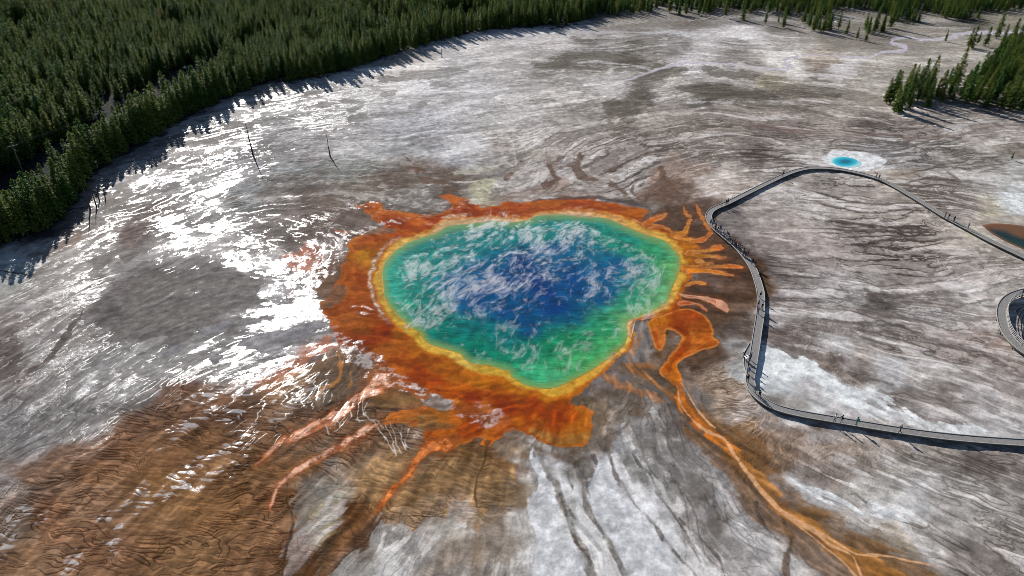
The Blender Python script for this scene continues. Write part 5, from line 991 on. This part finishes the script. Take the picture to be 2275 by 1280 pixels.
# ------------------------------------------------------------------ dead trees, logs, power line
def snag(u, v, H, lean, label, seed, limbs=6, r0=.16, mat=None, cat="dead tree", group=None):
    p = G(u, v); r = np.random.default_rng(seed)
    root = bpy.data.objects.new("dead_tree", None); SC.collection.objects.link(root); root.location = p; tag(root, label, cat, group)
    m = MB(); pts = [(lean[0]*z/H+.04*r.normal(), lean[1]*z/H, z-.2*(z == 0)) for z in np.linspace(0, H, 7)]; m.tube(pts, [r0*(1-.85*k/6) for k in range(7)], 7)
    link("trunk", m.mesh("trunk", [mat or snagm], True), root)
    for k in range(limbs):
        z = H*(.35+.6*k/max(1, limbs)); a = r.uniform(0, 6.28); l = r.uniform(.3, .9)*(1.2-z/H); b = MB(); c = (lean[0]*z/H, lean[1]*z/H, z)
        b.tube([c, (c[0]+math.cos(a)*l*.6, c[1]+math.sin(a)*l*.6, z+.05), (c[0]+math.cos(a)*l, c[1]+math.sin(a)*l, z-.1*l)], [.03, .022, .008], 4); link("limb", b.mesh("limb", [mat or snagm]), root)
    return root
snag(562, 344, 11.2, (-.35, 0), "bare blackened tree trunk standing alone on the shining flats, taller left one", 1, 8, .29)
snag(734, 349, 7.6, (-.25, 0), "bare blackened tree trunk on the flats north of the spring, right of the taller one", 2, 5, .24)
snag(565, 372, .4, (.0, 0), "short broken stub beside the shadow of the taller bare trunk", 3, 0, .05)
snag(982, 128, 5.2, (0, 0), "thin bare trunk standing in front of the forest's far end", 4, 4, .24)
snag(821, 172, 3.4, (0, 0), "short bare trunk in front of the forest edge, nearer than the thin far one", 5, 3, .22)
snag(200, 466, 8.5, (.2, 0), "leaning pale dead tree with a bent arm at the lower left forest corner", 6, 12, .24)
snag(214, 458, 6.5, (.1, .2), "slender dead tree right of the pale leaning one at the forest corner", 7, 10, .2)
snag(222, 446, 5.5, (-.9, .2), "dead trunk leaning left over the steaming margin at the forest corner", 8, 8, .17)
snag(234, 440, 4.0, (.3, .1), "smallest dead tree standing farthest out from the forest corner", 9, 6, .14)
snag(2040, 240, 10.5, (.3, 0), "grey dead tree at the left side of the small grove", 10, 14, .14)
snag(2028, 232, 9, (-.3, 0), "second grey dead tree, left of the taller one in the small grove", 11, 12, .12)
def log(u0, v0, u1, v1, rad, label, mat=snagm, z=.0):
    a, b = G(u0, v0), G(u1, v1); m = MB(); d = b-a
    m.tube([(0, 0, rad+z), d*.5+Vector((0, 0, rad*1.3+z)), d+Vector((0, 0, rad*.6+z))], [rad, rad*.8, rad*.45], 7)
    o = link("fallen_log", m.mesh("fallen_log", [mat], True), None, a); tag(o, label, "log")
palel = simple_mat("silvery_log", (.5, .48, .45), .8, .15, 4)
log(160, 465, 229, 457, .13, "fallen dark trunk lying out from the forest corner on to the flats, lower one")
log(190, 404, 262, 402, .10, "fallen dark trunk lying out from the forest corner, upper one", z=.3)
log(152, 432, 212, 446, .10, "fallen dark trunk lying across the other logs at the forest corner")
log(0, 602, 70, 612, .10, "dark log on the pale ground at the left edge below the forest")
log(1072, 84, 1084, 91, .16, "pale fallen trunk on the far flats below the forest edge", palel)
log(1854, 48, 1866, 55, .22, "silvery fallen trunk among the far scattered pines", palel)
log(2032, 240, 2052, 251, .22, "silvery fallen trunk under the left tip of the small grove", palel)
log(1770, 73, 1775, 79, .15, "short pale log at the near edge of the far scattered pines", palel)
polem = simple_mat("pole_wood", (.14, .12, .11), .8, .2, 3)
def pole(u, v, label, H=10.5):
    p = G(u, v); p.z = ground_z(p.x, p.y); root = bpy.data.objects.new("utility_pole", None); SC.collection.objects.link(root); root.location = p; tag(root, label, "utility pole", "utility poles of the power line")
    m = MB(); m.tube([(0, 0, -.3), (0, 0, H*.5), (0, 0, H)], [.17, .14, .11], 8); link("pole", m.mesh("pole", [polem], True), root)
    m = MB(); m.box((0, 0, H-.9), (2.8, .14, .16), .9); link("crossarm", m.mesh("crossarm", [polem]), root)
    for s in (-1.25, -.5, 1.25):
        m = MB(); m.tube([(s*math.cos(.9), s*math.sin(.9), H-.82), (s*math.cos(.9), s*math.sin(.9), H-.6)], [.05, .03], 6); link("insulator", m.mesh("insulator", [white]), root)
    return p, H
pl = [pole(-150, 520, "utility pole beyond the left edge"), pole(60, 405, "utility pole with a crossarm in the dark gap at left", 12), pole(426, 203, "farther utility pole with a crossarm at the end of the dark gap")]
wirem = simple_mat("wire", (.10, .10, .10), .6, 0, 1)
for j, s in enumerate((-1.25, 1.25)):
    m = MB()
    for (a, ha), (b, hb) in zip(pl[:-1], pl[1:]):
        A = a+Vector((s*math.cos(.9), s*math.sin(.9), ha-.58)); B = b+Vector((s*math.cos(.9), s*math.sin(.9), hb-.58))
        m.tube([A.lerp(B, t/14)-Vector((0, 0, 2.2*4*(t/14)*(1-t/14))) for t in range(15)], .022, 4)
    o = link("power_cable", m.mesh("power_cable", [wirem])); tag(o, "%s of the two thin cables sagging along the dark forest gap" % ("near" if j else "far"), "cable")
# ------------------------------------------------------------------ people
skinm = simple_mat("skin", (.42, .26, .19), .6, .05, 2); shoem = simple_mat("shoe_leather", (.03, .03, .03), .6, .1, 2)
def cloth(name, c): return simple_mat(name, c, .85, .08, 4)
CL = {'black': cloth('black_cloth', (.015, .015, .018)), 'navy': cloth('navy_cloth', (.02, .03, .08)), 'blue': cloth('blue_cloth', (.05, .12, .35)), 'teal': cloth('teal_cloth', (.01, .16, .15)), 'white': cloth('white_cloth', (.72, .72, .72)),
      'grey': cloth('grey_cloth', (.16, .16, .17)), 'red': cloth('red_cloth', (.35, .03, .03)), 'green': cloth('green_cloth', (.05, .12, .05)), 'khaki': cloth('khaki_cloth', (.22, .17, .11)), 'denim': cloth('denim', (.04, .06, .12)), 'light blue': cloth('light_blue_cloth', (.25, .4, .6)), 'maroon': cloth('maroon_cloth', (.14, .02, .03))}
HR = {'dark': cloth('dark_hair', (.015, .011, .009)), 'brown': cloth('brown_hair', (.08, .045, .025)), 'fair': cloth('fair_hair', (.35, .26, .14))}
def body_mesh(name, arms, legs, lean=0.0):
    J = {}; E = []
    def j(n, p, r): J[n] = (len(J), Vector(p), r)
    y = lean
    j('pelvis', (0, 0, .95), .155); j('waist', (0, y*.3, 1.10), .13); j('chest', (0, y*.7, 1.30), .155); j('neck', (0, y, 1.47), .055); j('jaw', (0, y+.02, 1.56), .07); j('head', (0, y+.015, 1.66), .095)
    E += [('pelvis', 'waist'), ('waist', 'chest'), ('chest', 'neck'), ('neck', 'jaw'), ('jaw', 'head')]
    for s, (lg, ar) in zip((-1, 1), zip(legs, arms)):
        n = 'l' if s < 0 else 'r'
        j(n+'hip', (s*.10, 0, .88), .095); j(n+'knee', (s*.11, lg*.12+.03, .50), .058); j(n+'ank', (s*.11, lg*.32-.02, .09), .042); j(n+'toe', (s*.12, lg*.32+.15, .045), .038)
        j(n+'sh', (s*.18, y*.9, 1.42), .06); e, h = ar
        j(n+'elb', (s*e[0], e[1]+y*.6, e[2]), .042); j(n+'wr', (s*h[0], h[1], h[2]), .029); d = (Vector((s*h[0], h[1], h[2]))-Vector((s*e[0], e[1]+y*.6, e[2]))).normalized()
        w = Vector((s*h[0], h[1], h[2])); j(n+'palm', w+d*.07, .034); j(n+'tip', w+d*.15+Vector((-s*.01, .01, 0)), .017); j(n+'thumb', w+d*.08+Vector((-s*.035, .035, .0)), .014)
        E += [('pelvis', n+'hip'), (n+'hip', n+'knee'), (n+'knee', n+'ank'), (n+'ank', n+'toe'), ('chest', n+'sh'), (n+'sh', n+'elb'), (n+'elb', n+'wr'), (n+'wr', n+'palm'), (n+'palm', n+'tip'), (n+'palm', n+'thumb')]
    me_ = bpy.data.meshes.new(name); me_.from_pydata([tuple(v[1]) for v in J.values()], [(J[a][0], J[b][0]) for a, b in E], [])
    o = bpy.data.objects.new("tmp", me_); SC.collection.objects.link(o)
    md = o.modifiers.new("s", 'SKIN'); md.use_smooth_shade = True
    sv = me_.skin_vertices[0].data
    for k, (i, p, r) in enumerate(J.values()): sv[i].radius = (r, r*(.72 if k in (0, 1, 2) else 1)); sv[i].use_root = (i == 0)
    s2 = o.modifiers.new("b", 'SUBSURF'); s2.levels = 1; s2.render_levels = 1
    dg = bpy.context.evaluated_depsgraph_get(); out = bpy.data.meshes.new_from_object(o.evaluated_get(dg)); out.name = name
    bpy.data.objects.remove(o); bpy.data.meshes.remove(me_)
    out.materials.clear()
    for mm in (skinm, CL['black'], CL['denim'], shoem): out.materials.append(mm)
    wr = [J[n+'wr'][1] for n in 'lr']
    for p in out.polygons:
        c = p.center; p.use_smooth = True
        hand = any((c-w).length < .17 and (c-w).dot(w-J['chest'][1]) > -.02 for w in wr)
        p.material_index = 0 if (c.z > 1.485 or hand) else (3 if c.z < .1 else (2 if c.z < .93 else 1))
    return out
def hair_mesh():
    m = MB(); vs = []; fs = []; nu, nv = 10, 6
    for i in range(nv+1):
        th = math.pi*.62*i/nv
        for k in range(nu):
            a = 2*math.pi*k/nu; vs.append((.104*math.sin(th)*math.cos(a), -.015+.115*math.sin(th)*math.sin(a)-(.02 if math.sin(a) < 0 else -.0), 1.665+.118*math.cos(th)-(.05 if math.sin(a) < -.3 else 0)*i/nv))
    for i in range(nv):
        for k in range(nu): fs.append((i*nu+k, i*nu+(k+1) % nu, (i+1)*nu+(k+1) % nu, (i+1)*nu+k))
    m.add(vs, fs); return m.mesh("hair", [HR['dark']], True)
dn = ((.24, 0, 1.14), (.25, .06, .88))
BOD = {'stand': body_mesh("standing_body", (dn, dn), (0, 0)), 'walk': body_mesh("walking_body", (((.23, -.10, 1.15), (.22, -.12, .90)), ((.23, .12, 1.16), (.22, .26, .96))), (.8, -.8), .03),
       'photo': body_mesh("photographing_body", (((.24, .16, 1.22), (.08, .34, 1.44)), ((.24, .16, 1.22), (.08, .34, 1.44))), (.1, -.1), .02), 'lean': body_mesh("leaning_body", (((.25, .2, 1.12), (.2, .38, 1.02)), ((.25, .2, 1.12), (.2, .38, 1.02))), (-.1, .15), .16)}
HM = hair_mesh()
pm = MB(); pm.tube([(0, -.20, 1.02), (0, -.22, 1.15), (0, -.20, 1.40)], [.12, .15, .10], 8); PACK = pm.mesh("backpack", [CL['grey']], True)
def nearest_walk(p):
    best = min(range(len(wpts)), key=lambda i: (wpts[i].xy-p.xy).length); return wpts[best], (wpts[min(best+1, len(wpts)-1)]-wpts[max(0, best-1)]).normalized()
def person(u, v, pose, top, legs, hair, face, label, s=1.0, group=None, pack=False, z=.62):
    p = G(u, v, z)
    if z == .62:
        q, d = nearest_walk(p); r = p-q; r.z = 0
        if r.length > .6 and not (775 < v < 842): r = r.normalized()*.6; p = q+r
    p.z = z
    o = link("person", BOD[pose], None, p); o.scale = (s, s, s); o.rotation_euler = (0, 0, face)
    for i, mm in ((1, CL[top]), (2, CL[legs])): o.material_slots[i].link = 'OBJECT'; o.material_slots[i].material = mm
    h = link("hair", HM, o); h.material_slots[0].link = 'OBJECT'; h.material_slots[0].material = HR[hair]
    if pack: link("backpack", PACK, o)
    tag(o, label, "person", group); return o
E_, W_, Nn, S_ = -math.pi/2, math.pi/2, 0, math.pi
person(1850, 944, 'walk', 'white', 'navy', 'dark', W_, "person in a white top walking on the near boardwalk, leftmost of the four there", 1.0)
person(1867, 946, 'walk', 'black', 'grey', 'brown', W_, "person in black walking just behind the white topped walker on the near boardwalk")
person(1905, 951, 'stand', 'teal', 'teal', 'dark', W_, "person in a teal jacket walking alone on the near boardwalk", 1.05, pack=True)
person(1997, 963, 'walk', 'grey', 'black', 'fair', E_, "person in grey walking on the near boardwalk, rightmost of the four there", pack=True)
person(1652, 797, 'lean', 'black', 'navy', 'dark', W_, "person in dark clothes at the left corner of the viewing bay", 1.0)
person(1661, 806, 'photo', 'white', 'white', 'dark', W_, "person dressed all in white standing in the viewing bay")
person(1667, 800, 'stand', 'navy', 'black', 'dark', W_, "person in navy standing right of the white figure in the viewing bay")
person(1661, 817, 'photo', 'black', 'black', 'brown', W_, "person in black taking a picture just below the white figure")
person(1662, 832, 'stand', 'blue', 'grey', 'dark', Nn, "person in a blue top at the lower end of the viewing bay")
person(1660, 848, 'walk', 'black', 'denim', 'dark', S_, "person in black stepping on to the boardwalk bend below the bay", pack=True)
person(1676, 872, 'walk', 'grey', 'denim', 'fair', S_, "person in grey rounding the boardwalk bend", .98)
person(1686, 884, 'walk', 'black', 'black', 'dark', S_, "person in black farthest round the boardwalk bend")
person(1688, 663, 'walk', 'black', 'denim', 'dark', S_, "person walking alone on the straight part of the boardwalk, uppermost there")
person(1681, 683, 'stand', 'black', 'navy', 'brown', S_, "left person of three strolling on the straight boardwalk")
person(1692, 688, 'walk', 'navy', 'black', 'dark', S_, "right person of three strolling on the straight boardwalk")
person(1683, 697, 'walk', 'grey', 'black', 'dark', Nn, "lowest person of three strolling on the straight boardwalk", pack=True)
person(1671, 588, 'walk', 'black', 'black', 'dark', S_, "person just below the crowd, left of a walking pair")
person(1678, 592, 'walk', 'navy', 'grey', 'brown', S_, "right person of the pair walking just below the crowd")
person(1690, 614, 'stand', 'black', 'black', 'dark', E_, "person at the outer edge of the boardwalk bend below the pair")
person(1664, 570, 'photo', 'black', 'denim', 'dark', W_, "person standing apart at the lower end of the crowd")
person(1613, 456, 'stand', 'black', 'khaki', 'dark', Nn, "left person of the pair on the boardwalk above the crowd")
person(1618, 455, 'stand', 'navy', 'black', 'brown', Nn, "right person of the pair on the boardwalk above the crowd")
person(1606, 460, 'stand', 'red', 'red', 'fair', W_, "child in red walking just left of the pair above the crowd", .62)
person(1739, 393, 'walk', 'black', 'grey', 'dark', W_, "person alone on the boardwalk left of the turquoise pool", pack=True)
person(1948, 399, 'walk', 'black', 'navy', 'dark', E_, "person on the boardwalk right of the turquoise pool, front one of two")
person(1943, 397, 'walk', 'khaki', 'black', 'brown', E_, "person on the boardwalk right of the turquoise pool, rear one of two")
person(2096, 484, 'walk', 'grey', 'black', 'dark', W_, "leftmost person of four on the straight far boardwalk")
person(2103, 488, 'walk', 'black', 'denim', 'dark', W_, "second person of four on the straight far boardwalk", pack=True)
person(2114, 494, 'stand', 'black', 'black', 'dark', S_, "third person of four on the straight far boardwalk, dressed in black")
person(2148, 511, 'walk', 'navy', 'grey', 'brown', E_, "person walking alone on the far boardwalk near the amber pool")
o = person(2270, 655, 'stand', 'black', 'navy', 'dark', E_, "person in black on the loop boardwalk at the right edge", z=1.05)
# the crowd along the rail-less edge
r = np.random.default_rng(5); cols = ['black', 'black', 'navy', 'grey', 'black', 'light blue', 'navy', 'green', 'black', 'blue', 'maroon', 'white', 'black', 'navy']
path = [(1578,496),(1586,508),(1597,519),(1610,530),(1622,541),(1636,553),(1647,564),(1656,574)]
PP = smooth_pts(path, 8)
ordn = ["first", "second", "third", "fourth", "fifth", "sixth", "seventh", "eighth", "ninth", "tenth", "eleventh", "twelfth", "thirteenth", "fourteenth", "fifteenth", "sixteenth", "seventeenth", "eighteenth", "nineteenth", "twentieth", "twenty-first", "twenty-second", "twenty-third", "twenty-fourth", "twenty-fifth", "twenty-sixth", "twenty-seventh", "twenty-eighth", "twenty-ninth", "thirtieth", "thirty-first", "thirty-second", "thirty-third", "thirty-fourth"]
for i in range(34):
    f = (i+.5)/34; q = PP[min(int(f*(len(PP)-1)), len(PP)-1)]; col = cols[int(r.integers(0, len(cols)))]; s = r.uniform(-1, 1)
    pose = ['stand', 'photo', 'stand', 'lean', 'walk'][int(r.integers(0, 5))]
    act = {'stand': 'standing', 'photo': 'holding up a camera', 'lean': 'leaning forward', 'walk': 'walking'}[pose]
    person(q[0]+s*4+2, q[1]-s*3, pose, col, ['black', 'denim', 'navy', 'grey'][int(r.integers(0, 4))], ['dark', 'brown', 'dark', 'fair'][int(r.integers(0, 4))], W_+r.uniform(-1, 1), f"{ordn[i]} person from the upper end of the boardwalk crowd, {act} in {col}", float(r.uniform(.92, 1.05)), "people crowding the boardwalk edge", pack=bool(r.random() < .25))

# ------------------------------------------------------------------ steam drifting over the hot water
SH = 4.5
W = [G(*p) for p in smooth_pts([(p[0], p[1]) for p in RIM], 2, True)]; c = sum(W, Vector())/len(W); W = [c+(p-c)*1.0 for p in W]
n_ = len(W); m = MB(); m.add([Vector((p.x, p.y, .12)) for p in W]+[Vector((p.x+1.0, p.y+1.5, SH)) for p in W], [tuple(range(n_))[::-1], tuple(range(n_, 2*n_))]+[(i, (i+1) % n_, n_+(i+1) % n_, n_+i) for i in range(n_)])
sm = bpy.data.materials.new("steam"); sm.use_nodes = True; N = sm.node_tree.nodes; L = sm.node_tree.links; N.remove(N["Principled BSDF"])
pv = N.new("ShaderNodeVolumePrincipled"); pv.inputs["Color"].default_value = (.96, .97, 1, 1); pv.inputs["Anisotropy"].default_value = .55
L.new(pv.outputs[0], N["Material Output"].inputs["Volume"])
tc = N.new("ShaderNodeTexCoord")
sx = N.new("ShaderNodeSeparateXYZ"); L.new(tc.outputs["Object"], sx.inputs[0])
# shear with height (the wind carries the wisps away and to the right)
shx = math_(N, L, 'MULTIPLY', sx.outputs[2], -.35); shy = math_(N, L, 'MULTIPLY', sx.outputs[2], -.5)
cb = N.new("ShaderNodeCombineXYZ"); L.new(math_(N, L, 'ADD', sx.outputs[0], shx), cb.inputs[0]); L.new(math_(N, L, 'ADD', sx.outputs[1], shy), cb.inputs[1]); L.new(math_(N, L, 'MULTIPLY', sx.outputs[2], .22), cb.inputs[2])
rot = N.new("ShaderNodeMapping"); rot.vector_type = 'TEXTURE'; rot.inputs["Rotation"].default_value = (0, 0, math.radians(64)); rot.inputs["Scale"].default_value = (1.8, 1, 1); wn_ = N.new("ShaderNodeTexNoise"); wn_.inputs["Scale"].default_value = .055; wn_.inputs["Detail"].default_value = 1; L.new(cb.outputs[0], wn_.inputs["Vector"])
wm = N.new("ShaderNodeVectorMath"); wm.operation = 'MULTIPLY_ADD'; wm.inputs[1].default_value = (8, 8, 0); L.new(wn_.outputs["Color"], wm.inputs[0]); L.new(cb.outputs[0], wm.inputs[2]); L.new(wm.outputs[0], rot.inputs[0])
a = N.new("ShaderNodeTexNoise"); a.inputs["Scale"].default_value = .46; a.inputs["Detail"].default_value = 6; a.inputs["Roughness"].default_value = .74; a.inputs["Distortion"].default_value = .45; L.new(rot.outputs[0], a.inputs["Vector"])
b = N.new("ShaderNodeTexNoise"); b.inputs["Scale"].default_value = .085; b.inputs["Detail"].default_value = 2; L.new(rot.outputs[0], b.inputs["Vector"])
# falloff towards the rim and towards the top of the cloud
cc = G(1185, 640)
ex = math_(N, L, 'MULTIPLY', math_(N, L, 'SUBTRACT', sx.outputs[0], cc.x), 1/35.0); ey = math_(N, L, 'MULTIPLY', math_(N, L, 'SUBTRACT', sx.outputs[1], cc.y+2), 1/37.0)
rr = math_(N, L, 'ADD', math_(N, L, 'MULTIPLY', ex, ex), math_(N, L, 'MULTIPLY', ey, ey))
fo_ = N.new("ShaderNodeMapRange"); fo_.interpolation_type = 'SMOOTHSTEP'; fo_.inputs[1].default_value = .62; fo_.inputs[2].default_value = 1.2; fo_.inputs[3].default_value = 0; fo_.inputs[4].default_value = .40; L.new(rr, fo_.inputs[0])
w1 = math_(N, L, 'ADD', a.outputs[0], math_(N, L, 'MULTIPLY', math_(N, L, 'SUBTRACT', b.outputs[0], .5), .5))
yl = math_(N, L, 'MULTIPLY', ey, .06)   # thicker over the far half
hf = math_(N, L, 'MULTIPLY', math_(N, L, 'POWER', sx.outputs[2], 1.5), -.022)
w2 = N.new("ShaderNodeMapRange"); w2.inputs[1].default_value = .462; w2.inputs[2].default_value = .74; w2.inputs[3].default_value = 0; w2.inputs[4].default_value = 1
L.new(math_(N, L, 'ADD', math_(N, L, 'SUBTRACT', math_(N, L, 'ADD', w1, hf), fo_.outputs[0]), yl), w2.inputs[0])
dens = math_(N, L, 'MULTIPLY', math_(N, L, 'POWER', w2.outputs[0], 1.8), STEAMD); L.new(dens, pv.inputs["Density"])
so_ = link("steam", m.mesh("steam", [sm])); tag(so_, "thin white wisps of steam streaming over the blue and green hot spring", "steam", kind="stuff")
sm.cycles.volume_step_rate = 1.0
SC.cycles.volume_step_rate = STEP; SC.cycles.volume_preview_step_rate = STEP; SC.cycles.volume_max_steps = 128
